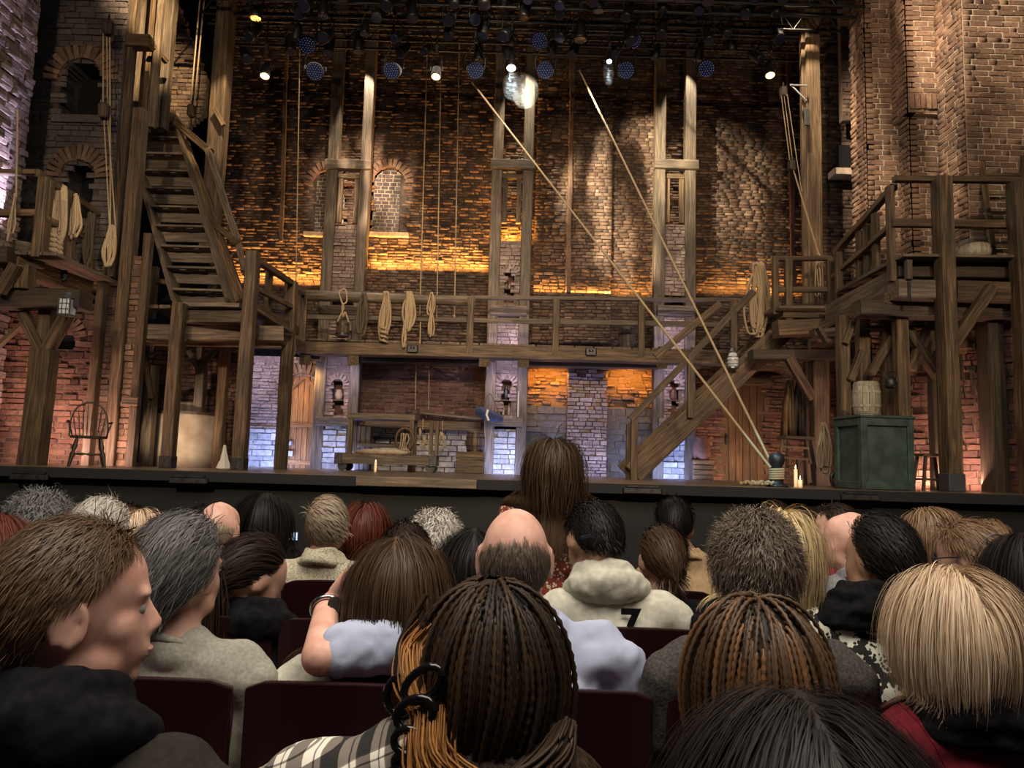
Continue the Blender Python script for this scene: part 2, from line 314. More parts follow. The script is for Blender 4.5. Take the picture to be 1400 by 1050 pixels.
# ---------------------------------------------------------------- brickwork
BV = {}
def brick_variant(i):
    if i not in BV:
        rr = random.Random(100+i); j = lambda s: rr.uniform(-s, s)
        V = []
        for sy in (0, 1):
            for sx, sz in ((-.5,-.5),(.5,-.5),(.5,.5),(-.5,.5)):
                t = .94 if sy else 1
                V.append((sx*t+j(.02), -sy+(j(.14) if sy else 0), sz*t+j(.05)))
        Fc = [[4,5,6,7],[0,1,5,4],[1,2,6,5],[2,3,7,6],[3,0,4,7]]
        BV[i] = (np.array(V), Fc)
    return BV[i]
BM_CACHE = {}
def brick_mesh(i, material):
    if (i, material) not in BM_CACHE:
        V, Fc = brick_variant(i); me = from_np('brick', V, Fc); me.materials.append(M[material]); BM_CACHE[(i, material)] = me
    return BM_CACHE[(i, material)]
def wall(parent, O, U, width, height, bl=.22, bh=.075, gap=.012, rough=.03, keep=None, material='brick', n_ind=0, mortar='mortar', back=True, jit=.15, name='brick', cell=None, miss=0.0, thick=.12, v0=0):
    """brick facing on the plane through O (bottom left) along unit U; outward normal is U x Z turned to the house"""
    O = Vector(O); U = Vector(U).normalized(); Z = Vector((0,0,1)); Nn = U.cross(Z).normalized()   # U=+X -> N=-Y
    keep = keep or (lambda u, v: True)
    R = Matrix((U, -Nn, Z)).transposed()      # local x=U, y=-N (into wall), z
    if back:
        cell = cell or max(.05, min(width, height)/24)
        nu = max(1, int(round(width/cell))); nv = max(1, int(round(height/cell))); V = []; Fc = []
        if keep is None or all(keep((a+.5)*width/nu, (b+.5)*height/nv) for a in range(nu) for b in range(nv)):
            nu = nv = 1
        idx = {}
        def vid(a, b):
            if (a, b) not in idx: idx[(a, b)] = len(V); V.append(tuple(O+U*(a*width/nu)+Z*(b*height/nv)))
            return idx[(a, b)]
        for a in range(nu):
            for b in range(nv):
                if nu == 1 or keep((a+.5)*width/nu, (b+.5)*height/nv): Fc.append([vid(a,b), vid(a+1,b), vid(a+1,b+1), vid(a,b+1)])
        me = from_np('mortar', V, Fc); bmx = bmesh.new(); bmx.from_mesh(me)
        g = bmesh.ops.extrude_face_region(bmx, geom=bmx.faces[:]); vs = [e for e in g['geom'] if isinstance(e, bmesh.types.BMVert)]
        bmesh.ops.translate(bmx, vec=-Nn*thick, verts=vs); bmesh.ops.recalc_face_normals(bmx, faces=bmx.faces[:])
        bm_obj('mortar_bed', bmx, mortar, parent)
    items = []; v = v0; row = 0
    while v < height-.02:
        h = bh*random.uniform(1-jit, 1+jit); h = min(h, height-v)
        u = -random.uniform(0, .5)*bl if row % 2 else 0
        while u < width-.01:
            l = bl*random.uniform(1-jit*1.4, 1+jit*1.4)*(0.5 if random.random() < .12 else 1)
            a, b = max(0, u), min(width, u+l)
            if b-a > .03 and keep((a+b)/2, v+h/2) and random.random() > miss:
                items.append(((a+b)/2, v+h/2, b-a-gap, h-gap, gap*.4+min(1, (b-a)/.12)*random.random()**2*rough+.004))
            u += l
        v += h; row += 1
    def cpt(it): return O+U*it[0]+Z*it[1]
    ind = set()
    if n_ind:
        sc = []
        for i, it in enumerate(items):
            p = cpt(it); x, y = pix(p)
            if -10 < x < 1410 and -10 < y < 680: sc.append((it[2]/p.y+random.random()*.002, i))
        sc.sort(reverse=True); ind = {i for _, i in sc[:n_ind]}
    VV = []; FF = []; off = 0
    Rm = np.array(R)
    for i, it in enumerate(items):
        k = random.randrange(14)
        if i in ind:
            m = Matrix.Translation(cpt(it)) @ R.to_4x4() @ Matrix.Diagonal((it[2], it[4]+.02, it[3], 1))
            m.translation = cpt(it) - Nn*.02
            mesh_obj(name, brick_mesh(k, material), None, parent, m)
        else:
            Vv, Fc = brick_variant(k)
            q = Vv*np.array([it[2], it[4]+.02, it[3]]); q = q@Rm.T+np.array(cpt(it)-Nn*.02)
            VV.append(q); FF.append(np.array(Fc)+off); off += 8
    if VV:
        o = mesh_obj('brickwork', from_np('brickwork', np.vstack(VV), np.vstack(FF)), material, parent); o['kind'] = 'stuff'
def arch_ring(parent, c, r, n, depth_y, bl=.22, material='brick', a0=0, a1=180, proud=.06, th=None):
    """voussoirs round a circle in the XZ plane at c"""
    for i in range(n):
        a = math.radians(a0+(a1-a0)*(i+.5)/n); rr = r+bl/2
        w = (rr*math.radians(abs(a1-a0))/n)*.8
        m = Matrix.Translation((c[0]+rr*math.cos(a), c[1], c[2]+rr*math.sin(a))) @ Matrix.Rotation(-(a-math.pi/2), 4, 'Y') @ Matrix.Diagonal((w, proud*random.uniform(.7,1.2), bl*random.uniform(.9,1.08), 1))
        mesh_obj('brick', brick_mesh(random.randrange(14), material), None, parent, m)
def structure(name, label=None):
    o = bpy.data.objects.new(name, None); reg(o, None, Matrix.Identity(4)); o['kind'] = 'structure'; o['label'] = label or name; return o
# ================================================================ SETTING
def rect(x0, y0, x1, y1, Y):
    xm, ym = (x0+x1)/2, (y0+y1)/2
    return P(x0, ym, Y).x, P(x1, ym, Y).x, P(xm, y1, Y).z, P(xm, y0, Y).z
def wpx(root, x0, y0, x1, y1, Y, holes=(), only=None, zmin=0.0, **kw):
    X0, X1, Z0, Z1 = rect(x0, y0, x1, y1, Y); Z0 = max(Z0, zmin)
    hs = []
    for h in holes:      # ('rect',x0,y0,x1,y1) or ('arch',x0,ytop,x1,ybot)
        a, b, c, d = rect(h[1], h[2], h[3], h[4], Y); hs.append((h[0], a, b, c, d))
    def keep(u, v):
        X, Z = X0+u, Z0+v
        for t, a, b, c, d in hs:
            if a < X < b and Z > c:
                if t == 'rect':
                    if Z < d: return False
                else:
                    r = (b-a)/2; zc = d-r; cx = (a+b)/2
                    if Z < zc or (X-cx)**2+(Z-zc)**2 < r*r: return False
        return True if only is None else only(X, Z)
    wall(root, (X0, Y, Z0), (1,0,0), X1-X0, Z1-Z0, keep=keep, **kw)
    return X0, X1, Z0, Z1
def post(T, x, y, ytop, wpx_, Y, d=None, m='wood', zb=0.0, name='post', ybot=None, jit=.05):
    p = P(x, y, Y); w = wpx_*Y/F_PX; zt = P(x, ytop, Y).z
    if ybot is not None: zb = P(x, ybot, Y).z
    return beam(T, name, (p.x, Y, zb), (p.x, Y, zt), w, d or w, m, jit)
def bar(T, name, x0, y0, Y0, x1, y1, Y1, wpx_, d=None, m='wood', **kw):
    w = wpx_*(Y0+Y1)/2/F_PX
    return beam(T, name, P(x0, y0, Y0), P(x1, y1, Y1), w, d or w, m, **kw)

# --- stage floor, apron, auditorium floor
EDGE = 8.5
fl = structure('floor', 'worn wooden stage floor in front of the brick walls')
box(fl, 'stage_deck', (0, (EDGE+18)/2, -.05), (26, 18-EDGE, .1), 'floor', bevel=0)
ap = structure('trim_1', 'black apron wall under the stage edge')
box(ap, 'apron_panel', (0, EDGE+.3, -.66), (26, .3, 1.1), 'apron', bevel=0)
box(ap, 'stage_lip', (0, EDGE-.02, -.06), (26, .06, .11), 'black', bevel=.004)
aud = structure('floor_1', 'dark carpeted auditorium floor')
box(aud, 'auditorium_carpet', (0, 3.6, -1.35), (20, 11, .12), 'carpet', bevel=0)
X0, X1, _, _ = rect(488, 646, 652, 655, EDGE-.06)
tag(beam(None, 'lip_board', (X0, EDGE-.075, -.055), (X1, EDGE-.075, -.055), .10, .05, 'wood_grey', .02), 'pale worn board fixed along the middle of the stage lip', 'board')
for i, (x, y, lab) in enumerate([(40, 652, 'flat grey pad on the stage lip below the left balcony'), (258, 657, 'flat grey pad on the stage lip below the plastered cistern'), (878, 671, 'flat grey pad on the stage lip below the foot of the stairs'), (1176, 680, 'flat grey pad on the stage lip below the green crate')]):
    p = P(x, y, EDGE-.07); bm = bmesh.new(); add_box(bm, (0,0,0), (.42, .05, .07), None, .01); add_box(bm, (0,-.005,.045), (.36, .05, .03), None, .008)
    tag(bm_obj('edge_pad', bm, 'iron', None, Matrix.Translation(p)), lab, 'pad')

# --- main back wall
wb = structure('wall_back', 'tall rough brick back wall of the set')
winA = ('arch', 427, 234, 470, 319); winB = ('arch', 510, 230, 553, 319)
door_l = ('arch', 391, 512, 436, 650)
def stone_zone(X, Z): return True
wpx(wb, 296, -40, 1190, 487, BW, holes=[winA, winB], material='brick', n_ind=300, rough=.06, bl=.215, bh=.068, mortar='mortar_dark')
def arch_window(x0, yt, x1, yb, lab, n):
    a, b, c, d = rect(x0, yt, x1, yb, BW)
    w = structure(f'window_{n}', lab)
    r = (b-a)/2; cx = (a+b)/2; zc = d-r
    def kp(u, v):
        X, Z = a+u, c+v; return Z < zc or (X-cx)**2+(Z-zc)**2 < (r-.01)**2
    wall(w, (a, BW+.05, c), (1,0,0), b-a, d-c, bl=.17, bh=.085, gap=.018, rough=.015, keep=kp, material='brick_slate', mortar='mortar_light', n_ind=120, cell=.03, thick=.04, jit=.08)
    arch_ring(w, (cx, BW-.01, zc), r, 13, 0, bl=.2, material='brick_tan', a0=0, a1=180, proud=.07)
    box(w, 'sill', (cx, BW-.04, c-.05), (b-a+.25, .16, .10), 'mortar_light')
arch_window(427, 234, 470, 319, 'left bricked-up arched window with pale sill in the back wall', 1)
arch_window(510, 230, 553, 319, 'right bricked-up arched window with pale sill in the back wall', 2)
# pilasters on the back wall
def pier(name, lab, x0, y0, x1, y1, Y, **kw):
    t = structure(name, lab); wpx(t, x0, y0, x1, y1, Y, **kw)
    a, b, c, d = rect(x0, y0, x1, y1, Y); c = max(0, c)
    box(t, 'pier_core', ((a+b)/2, (Y+BW)/2+.02, (c+d)/2), (b-a-.01, max(.02, BW-Y), d-c), 'mortar_dark', bevel=0)
    return t
pier('pillar_back', 'broad brick pilaster on the back wall between second and third timber towers', 776, -30, 838, 470, BW-.18, material='brick', rough=.022, n_ind=120, back=False)
pier('pillar_edge', 'narrow brick pilaster with crumbling edge beside the second timber tower', 733, -30, 779, 470, BW-.10, material='brick', rough=.07, n_ind=80, back=False, bl=.2)
# ground floor back wall
wg = structure('wall_back_1', 'ground floor brick wall under the gallery')
wpx(wg, 296, 487, 440, 583, BW-.02, holes=[door_l], material='brick_pale', rough=.05, n_ind=140, bh=.07, bl=.24)
wpx(wg, 296, 583, 440, 650, BW-.08, holes=[door_l], material='stone', rough=.09, n_ind=90, bl=.34, bh=.12, jit=.3)
wpx(wg, 440, 487, 672, 584, BW-.02, material='brick_red', rough=.03, n_ind=200, bh=.075, bl=.24, mortar='mortar')
wpx(wg, 440, 584, 672, 650, BW-.05, material='stone', rough=.11, n_ind=150, bl=.34, bh=.12, jit=.3, mortar='mortar_dark')
wpx(wg, 716, 487, 912, 556, BW+.04, material='brick_tan', rough=.16, n_ind=160, bh=.072, bl=.24)
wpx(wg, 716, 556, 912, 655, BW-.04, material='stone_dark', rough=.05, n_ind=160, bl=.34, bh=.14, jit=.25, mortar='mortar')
wpx(wg, 936, 487, 1190, 665, BW-.02, holes=[('rect', 986, 526, 1044, 670)], material='brick_red', rough=.05, n_ind=200, bh=.075, bl=.25)
pier('pillar_centre', 'pale rough brick pier under the gallery between the two amber panels', 775, 487, 830, 652, BW-.35, material='brick_pale', rough=.10, n_ind=140, bh=.08, bl=.22, back=False, jit=.3)
# arched wooden door, left
a, b, c, d = rect(391, 512, 436, 646, BW); c = 0
dr = structure('door_1', 'golden arched plank door under the gallery'); cx = (a+b)/2; r = (b-a)/2; zc = d-r
npl = 6
for i in range(npl):
    xa = a+(b-a)*i/npl; xb = a+(b-a)*(i+1)/npl; xm = (xa+xb)/2; top = zc+math.sqrt(max(.0, r*r-(xm-cx)**2))
    beam(dr, 'plank', (xm, BW+.02, .0), (xm, BW+.02, top), (xb-xa)*.93, .05, 'wood_gold', .02)
for zz in (zc*.55, .12): box(dr, 'rail', (cx, BW-.02, zz), (b-a-.02, .05, .10), 'wood_gold')
for s in (-1, 1): box(dr, 'stile', (cx+s*(r-.04), BW-.015, zc/2), (.06, .04, zc), 'wood_gold')
beam(dr, 'arch_brace', (a+.03, BW-.02, zc-.02), (cx, BW-.02, d-.06), .06, .04, 'wood_gold', .02); beam(dr, 'arch_brace', (b-.03, BW-.02, zc-.02), (cx, BW-.02, d-.06), .06, .04, 'wood_gold', .02)
arch_ring(dr, (cx, BW-.02, zc), r+.02, 15, 0, bl=.26, material='brick_tan', proud=.09)
box(dr, 'door_backing', (cx, BW+.09, d/2), (b-a+.1, .03, d), 'void', bevel=0)
# plank door, right
a, b, c, d = rect(986, 526, 1044, 662, BW); c = 0
dr2 = structure('door_2', 'dark plank door with heavy lintel right of the stairs')
for i in range(6):
    xm = a+(b-a)*(i+.5)/6; beam(dr2, 'plank', (xm, BW+.0, 0), (xm, BW+.0, d), (b-a)/6*.94, .05, 'wood_brown', .02)
beam(dr2, 'lintel', (a-.15, BW-.12, d+.06), (b+.12, BW-.12, d+.06), .16, .22, 'wood'); beam(dr2, 'lintel', (a-.05, BW-.25, d+.30), (b+.3, BW-.25, d+.34), .08, .5, 'wood_brown')
box(dr2, 'door_backing', ((a+b)/2, BW+.09, d/2), (b-a+.1, .03, d), 'void', bevel=0)
box(dr2, 'door_latch', (a+.1, BW-.05, d*.42), (.05, .05, .2), 'iron')
# ceiling void and side blackout so nothing leaks
cl = structure('ceiling', 'black void of the fly tower above the lighting rig')
box(cl, 'fly_ceiling', (0, 13, 11.5), (26, 12, .1), 'void', bevel=0)
bk = structure('wall_back_2', 'black backing behind the set')
box(bk, 'backing', (0, 17.6, 5.5), (26, .1, 12), 'void', bevel=0)

# --- timber towers with brick infill in front of back wall
TY = 16.0
def tower(xl, xr, lab, up_niche):
    t = thing('timber_tower', lab, 'timber tower', (P((xl+xr)/2, 600, TY).x, TY, 0))
    for x in (xl, xr): post(t, x, 300, -35, 15, TY, .24, 'wood_grey')
    dx = lambda y: (300-y)*(.029+(700-(xl+xr)/2)/9590)  # lean of verticals
    def bx(y, x0=0, x1=0): return P((xl+xr)/2+dx(y), y, TY)
    XL = P(xl, 300, TY).x; XR = P(xr, 300, TY).x
    z = lambda y: P((xl+xr)/2, y, TY).z
    beam(t, 'crosspiece', (XL-.14, TY-.12, z(229)), (XR+.14, TY-.12, z(229)), .20, .2, 'wood_grey')
    beam(t, 'crosspiece', (XL, TY, z(242)), (XR, TY, z(242)), .10, .12, 'wood')
    for s, X in ((1, XL+.12), (-1, XR-.12)): beam(t, 'inner_stile', (X+s*.06, TY+.02, z(305)), (X+s*.06, TY+.02, z(240)), .10, .1, 'wood')
    # brick infill panels
    w = XR-XL-.2
    def panel(y0, y1, m, bh=.075, bl=.2, rough=.05, hole=None, n=60):
        Z0, Z1 = z(y1), z(y0); Z0 = max(0, Z0)
        kp = None
        if hole:
            hw, h0, h1 = hole; h0 = z(h0); h1 = z(h1)
            def kp(u, v):
                X = u-w/2; Z = Z0+v
                if abs(X) < hw and h0 < Z < h1:
                    zc = h1-hw; return not (Z < zc or X*X+(Z-zc)**2 < hw*hw)
                return True
        wall(t, (XL+.1, TY-.02, Z0), (1,0,0), w, Z1-Z0, bl=bl, bh=bh, rough=rough, keep=kp, material=m, n_ind=n, cell=.04, thick=.06, jit=.2)
        if hole:
            cxx = (XL+XR)/2
            arch_ring(t, (cxx, TY-.03, h1-hw), hw+.01, 9, 0, bl=.13, material='brick_pale', proud=.06)
            box(t, 'niche_back', (cxx, TY+.28, (h0+h1)/2), (hw*2+.1, .02, h1-h0+.1), 'brick_red', bevel=0)
            for s in (-1, 1): box(t, 'niche_cheek', (cxx+s*(hw+.02), TY+.14, (h0+h1)/2), (.03, .28, h1-h0), 'mortar_dark', bevel=0)
            box(t, 'niche_shelf', (cxx, TY+.1, h0+(h1-h0)*.42), (hw*2, .3, .03), 'wood_dark')
    if up_niche:
        panel(330, 432, 'brick_pale', hole=(.12, 414, 370))
    else:
        panel(308, 405, 'brick_pale')
    beam(t, 'ledge', (XL-.05, TY-.1, z(427)), (XR+.05, TY-.1, z(427)), .20, .25, 'wood_grey')
    panel(434, 482, 'brick_pale', n=30)
    panel(488, 578, 'brick_pale', hole=(.125, 568, 520), bh=.07)
    beam(t, 'ledge', (XL-.02, TY-.12, z(578)), (XR+.02, TY-.12, z(578)), .17, .28, 'wood_grey')
    panel(587, 655, 'stone', bh=.11, bl=.28, rough=.1, n=40)
    for X in (XL, XR): beam(t, 'corbel', (X, TY-.3, z(497)), (X, TY-.3, z(480)), .16, .5, 'wood')
    return t, XL, XR, z
t1 = tower(452, 497, 'left timber tower with bucket hanging before its brick infill', False)
t2 = tower(678, 720, 'middle timber tower with bottle niche above the gallery', True)
t3 = tower(901, 943, 'right timber tower standing behind the wooden stairs', False)
# things in niches
def bottle(p, h, lab, m='glass', r=None):
    r = r or h*.16; bm = bmesh.new(); lathe(bm, [(r*.9,0),(r,.04*h),(r,.55*h),(r*.45,.72*h),(r*.36,.95*h),(r*.42,h)], 10)
    return tag(bm_obj('bottle', bm, m, None, Matrix.Translation(p), True), lab, 'bottle')
def candle(p, h, r, lab, lit=True):
    t = thing('candle', lab, 'candle', p); bm = bmesh.new(); lathe(bm, [(r,0),(r*1.02,h*.5),(r*.97,h),(r*.5,h*.98)], 12); bm_obj('wax', bm, 'wax', t, Matrix.Translation(p), True)
    bm = bmesh.new(); lathe(bm, [(.001,h),(.008,h+.012),(.006,h+.03),(.001,h+.05)], 8); bm_obj('flame' if lit else 'wick', bm, 'flame' if lit else 'black', t, Matrix.Translation(p), True)
X2 = (t2[1]+t2[2])/2; z2 = t2[3]; zs = z2(414)+(z2(370)-z2(414))*.42+.015
for dx_, h, l in ((-.07,.17,'left pale bottle in the upper niche of the middle tower'),(0,.13,'middle pale bottle in the upper niche of the middle tower'),(.06,.15,'right pale bottle in the upper niche of the middle tower')): bottle((X2+dx_, TY+.08, zs), h, l, 'keg')
zs = z2(568)+(z2(520)-z2(568))*.42+.015
bottle((X2, TY+.08, zs), .32, 'dark onion bottle on the lower niche shelf of the middle tower', 'black_metal', .075)
bottle((X2-.05, TY+.05, z2(568)+.01), .25, 'left pale bottle at the foot of the middle tower lower niche', 'keg', .03); bottle((X2+.07, TY+.05, z2(568)+.01), .25, 'right pale bottle at the foot of the middle tower lower niche', 'keg', .03)
X1_ = (t1[1]+t1[2])/2; zs = z2(568)+(z2(520)-z2(568))*.42+.02
bm = bmesh.new(); lathe(bm, [(.05,0),(.075,.05),(.08,.12),(.05,.2),(.04,.22)], 12); tag(bm_obj('jug', bm, 'plaster', None, Matrix.Translation((X1_, TY+.1, t1[3](568)+(t1[3](520)-t1[3](568))*.42+.015)), True), 'round pale jug on the niche shelf of the left tower', 'jug')
bm = bmesh.new(); lathe(bm, [(.05,0),(.07,.05),(.06,.16),(.04,.22)], 12); X3 = (t3[1]+t3[2])/2; tag(bm_obj('jug', bm, 'brick_red', None, Matrix.Translation((X3, TY+.1, t3[3](568)+(t3[3](520)-t3[3](568))*.42+.015)), True), 'reddish clay jug in the niche of the right tower behind the stairs', 'jug')

# --- gallery across the back
G = thing('timber_gallery', 'long log gallery with plank deck crossing the back wall', 'gallery', (0, 15, 0))
GY = 15.0
bar(G, 'deck_beam', 408, 476, GY, 700, 483, GY, 18, .3, 'wood'); bar(G, 'deck_beam', 700, 483, GY, 1012, 492, GY, 18, .3, 'wood')
zd = P(560, 470, GY).z
for i in range(24):
    xa = P(408+i*26, 480, GY).x; box(G, 'plank', (xa, GY+.65, zd+.02+(P(408+i*26, 470+i*.75, GY).z-zd)*0), (.35, 1.45, .045), 'wood_grey')
bar(G, 'rail_log', 412, 404, GY-.05, 412+238, 412, GY-.05, 15, .2, 'wood_grey', roundness=1)
bar(G, 'rail', 645, 407, GY, 1012, 411, GY, 5, .12, 'wood_grey')
bar(G, 'mid_rail', 412, 433, GY, 700, 439, GY, 6, .06, 'wood_grey'); bar(G, 'mid_rail', 700, 439, GY, 1012, 444, GY, 7, .06, 'wood_grey')
for x in (412, 643, 760, 877, 1003): post(G, x, 440, 404+(x-412)*.012, 9 if x > 420 else 14, GY-.1, .10, 'wood', ybot=479+(x-412)*.02)
for x in (417, 483, 662, 716, 905, 950): bar(G, 'joist', x, 495+(x-700)*.01, GY-.1, x, 489, BW-.1, 14, .2, 'wood')
bar(G, 'fascia_pipe', 500, 490, GY+.3, 665, 493, GY+.3, 3, .04, 'iron'); bar(G, 'brace', 432, 415, GY+.8, 450, 428, GY+.8, 4, .06, 'wood_grey')
bar(G, 'back_beam', 720, 497, GY+.8, 900, 500, GY+.8, 9, .3, 'wood_dark'); bar(G, 'back_beam', 495, 492, GY+.8, 668, 496, GY+.8, 6, .3, 'wood_dark')
for x, y in ((564, 477), (808, 481)):
    p = P(x, y, GY-.18); bm = bmesh.new(); add_box(bm, (0,0,0), (.22,.05,.16), None, .02); lathe(bm, [(.05,-.0),(.05,.04)], 10)
    tag(bm_obj('small_speaker', bm, 'black_metal', None, Matrix.Translation(p)), 'small black box fixed on the gallery beam %s' % ('under the hanging ropes' if x < 600 else 'right of the standing woman'), 'speaker')
# items standing on the gallery
def barrel(name, p, h, r, m, lab, hoop='iron', grp=None, seg=14):
    t = thing(name, lab, 'barrel', p, grp)
    for i in range(seg):
        a = 2*math.pi*(i+.5)/seg; V = []; Fc = []
        for k, zz in enumerate([0, .25, .5, .75, 1]):
            rr = r*(.84+.16*math.sin(math.pi*zz))
            for da in (-.46, .46):
                for q in (1, .9):
                    an = a+da*2*math.pi/seg; V.append((rr*q*math.cos(an), rr*q*math.sin(an), zz*h))
            if k: b0 = (k-1)*4; b1 = k*4; Fc += [[b0,b1,b1+2,b0+2],[b0+1,b0+3,b1+3,b1+1],[b0,b0+1,b1+1,b1],[b0+2,b1+2,b1+3,b0+3]]
        n = len(V); Fc += [[0,2,3,1],[n-4,n-3,n-1,n-2]]
        mesh_obj('stave', from_np('stave', V, Fc), m, t, Matrix.Translation(p))
    bm = bmesh.new(); lathe(bm, [(r*.8,h*.94),(r*.8,h*.96)], 18); bm_obj('lid', bm, m, t, Matrix.Translation(p))
    for zz in (.1, .3, .7, .9):
        rr = r*(.84+.16*math.sin(math.pi*zz))*1.02; bm = bmesh.new(); lathe(bm, [(rr,zz*h-.015),(rr*1.005,zz*h+.015)], 18); bmesh.ops.delete(bm, geom=[f for f in bm.faces if len(f.verts) > 4], context='FACES')
        bm_obj('hoop', bm, hoop, t, Matrix.Translation(p))
    return t
gz = zd+.045
barrel('keg', (P(857, 470, GY+.7).x, GY+.7, gz), .55, .18, 'wood_dark', 'dark keg standing on the gallery behind the mid rail')

# --- bucket on gallery
def bucket(p, h, r, lab):
    t = thing('bucket', lab, 'bucket', p); n = 14
    for i in range(n):
        a = 2*math.pi*i/n; r0, r1 = r, r*.86
        V = []
        for zz, rr in ((0, r), (h, r1)):
            for da in (-.45, .45):
                for q in (1, .88): an = a+da*2*math.pi/n; V.append((rr*q*math.cos(an), rr*q*math.sin(an), zz))
        mesh_obj('stave', from_np('stave', V, [[0,4,6,2],[1,3,7,5],[0,1,5,4],[2,6,7,3],[4,5,7,6],[0,2,3,1]]), 'wood', t, Matrix.Translation(p))
    bm = bmesh.new(); lathe(bm, [(r*.9,.01),(r*.9,.03)], 14); bm_obj('bucket_base', bm, 'wood', t, Matrix.Translation(p))
    for zz in (.15, .8):
        bm = bmesh.new(); rr = (r+(r1-r)*zz)*1.03; lathe(bm, [(rr,zz*h-.015),(rr,zz*h+.015)], 16); bmesh.ops.delete(bm, geom=[f for f in bm.faces if len(f.verts) > 4], context='FACES'); bm_obj('hoop', bm, 'iron', t, Matrix.Translation(p))
    return t
bp = P(468, 460, GY-.3); bucket(bp, .28, .135, 'wooden bucket hanging from a rope before the left tower')
tp = bp+Vector((0,0,.28))
p = P(468, 405, GY-.22)
rope('rope_sling', [tp+Vector((-.11,0,0)), tp+Vector((-.03,0,.2)), tp+Vector((0,0,.28)), P(468, 415, GY-.3), P(464, 400, GY-.25), P(472, 396, GY-.2), P(474, 412, GY-.26), P(468, 418, GY-.3), P(469, 433, GY-.3), tp+Vector((.03,0,.2)), tp+Vector((.11,0,0))], .016, label='pale rope holding the bucket at the gallery rail', cat='rope')
# --- hanks of rope
def hank(name, x, ytop, ybot, wpx_, Y, loops, r, lab, m='rope', grp=None, wrap=None, hang=.5):
    s = Y/F_PX; w = wpx_*s; h = (ybot-ytop)*s; top = P(x, ytop, Y)
    rnd = random.Random(int(x*7+ytop)); pts = []
    for i in range(loops):
        ww = w*.5*rnd.uniform(.2, 1); hh = h*rnd.uniform(.78, 1); tw = rnd.uniform(-.22, .22)*w; yy = rnd.uniform(-.05, .05)
        t0 = rnd.uniform(-.03, .03); top = P(x, ytop, Y)+Vector((rnd.uniform(-.16, .16)*w, 0, 0))
        pts += [top+Vector((-ww*.25, yy, -.01+t0)), top+Vector((0, yy, .01+t0)), top+Vector((ww*.25, yy, -.01+t0)), top+Vector((ww*.75+tw*.5, yy-.02, -hh*.35)), top+Vector((ww*rnd.uniform(.6,1)+tw, yy, -hh*.7)), top+Vector((tw+ww*.4, yy-.02, -hh*.97)), top+Vector((tw, yy, -hh)), top+Vector((tw-ww*.45, yy+.02, -hh*.95)), top+Vector((-ww*rnd.uniform(.6,1)+tw, yy, -hh*.65)), top+Vector((-ww*.7, yy, -hh*.3))]
    o = rope(name, pts, r, m, None, 4, 6, lab, 'rope', grp)
    if wrap:
        y0, y1, wx, n = wrap; q = []
        for i in range(n*8+1):
            a = i*math.pi/4; c = P(x+wx, y0+(y1-y0)*i/(n*8), Y-.02); q.append(c+Vector((math.cos(a)*w*.3, math.sin(a)*.07, 0)))
        rope('rope_wrap', q, r, m, o, 2, 6)
    return o
hank('rope_hank', 497, 402, 462, 16, GY-.2, 8, .018, 'dark tarred rope hank hanging beside the bucket', 'rope_dark')
hank('rope_hank', 528, 402, 470, 16, GY-.2, 8, .021, 'left pale rope hank on the gallery log rail', wrap=(445, 468, -3, 4))
hank('rope_hank', 559, 402, 455, 17, GY-.2, 8, .021, 'middle pale rope hank twisted in figure eight on the log rail')
hank('rope_hank', 554, 440, 476, 9, GY-.22, 3, .017, 'short knotted rope tail below the middle hank')
hank('rope_hank', 590, 402, 432, 13, GY-.2, 4, .016, 'small right rope hank looped on the log rail'); hank('rope_hank', 590, 430, 464, 14, GY-.22, 3, .016, 'lower loops of rope below the small right hank')
hank('rope_hank', 1036, 362, 465, 30, 12.4, 13, .019, 'long messy pale rope coil hanging beside the mid platform')
hank('rope_hank', 1126, 582, 650, 20, 10.5, 8, .014, 'pale rope coil hanging from the dark post left of the green crate')
# --- hanging long ropes
def hline(x0, y0, x1, y1, Y, r, lab, m='rope', Y1=None):
    return rope('hanging_rope', [P(x0, y0, Y), P(x1, y1, Y1 or Y)], r, m, None, 3, 5, lab, 'rope')
hline(584, 70, 574, 430, GY+.5, .013, 'leftmost thin rope of three hanging over the log rail'); hline(603, 80, 597, 440, GY+.5, .013, 'middle thin rope of three hanging over the log rail'); hline(628, 60, 621, 440, GY+.5, .013, 'rightmost thin rope of three hanging over the log rail')
hline(410, 60, 403, 485, 13.2, .010, 'thin rope dropping beside the left end of the gallery')
hline(575, 440, 574, 475, GY-.1, .014, 'rope end hanging beneath the log rail beside the small hank'); hline(569, 490, 568, 560, GY+.9, .009, 'left faint cord hanging under the gallery'); hline(587, 490, 586, 560, GY+.9, .009, 'right faint cord hanging under the gallery')
# pipes on the back wall
for x0, x1, y1, w, m, lab in ((393, 384, 330, 5, 'brick_tan', 'rough ochre pipe running up the left of the back wall'), (783, 777, 400, 6, 'brick_tan', 'rough ochre strip up the edge of the broad pilaster'), (1078, 1085, 395, 6, 'brick_red', 'twisted reddish pipe up the right of the back wall')):
    tag(bar(None, 'wall_pipe', x0, 50, BW-.25, x1, y1, BW-.25, w, None, m, jit=.35), lab, 'pipe')


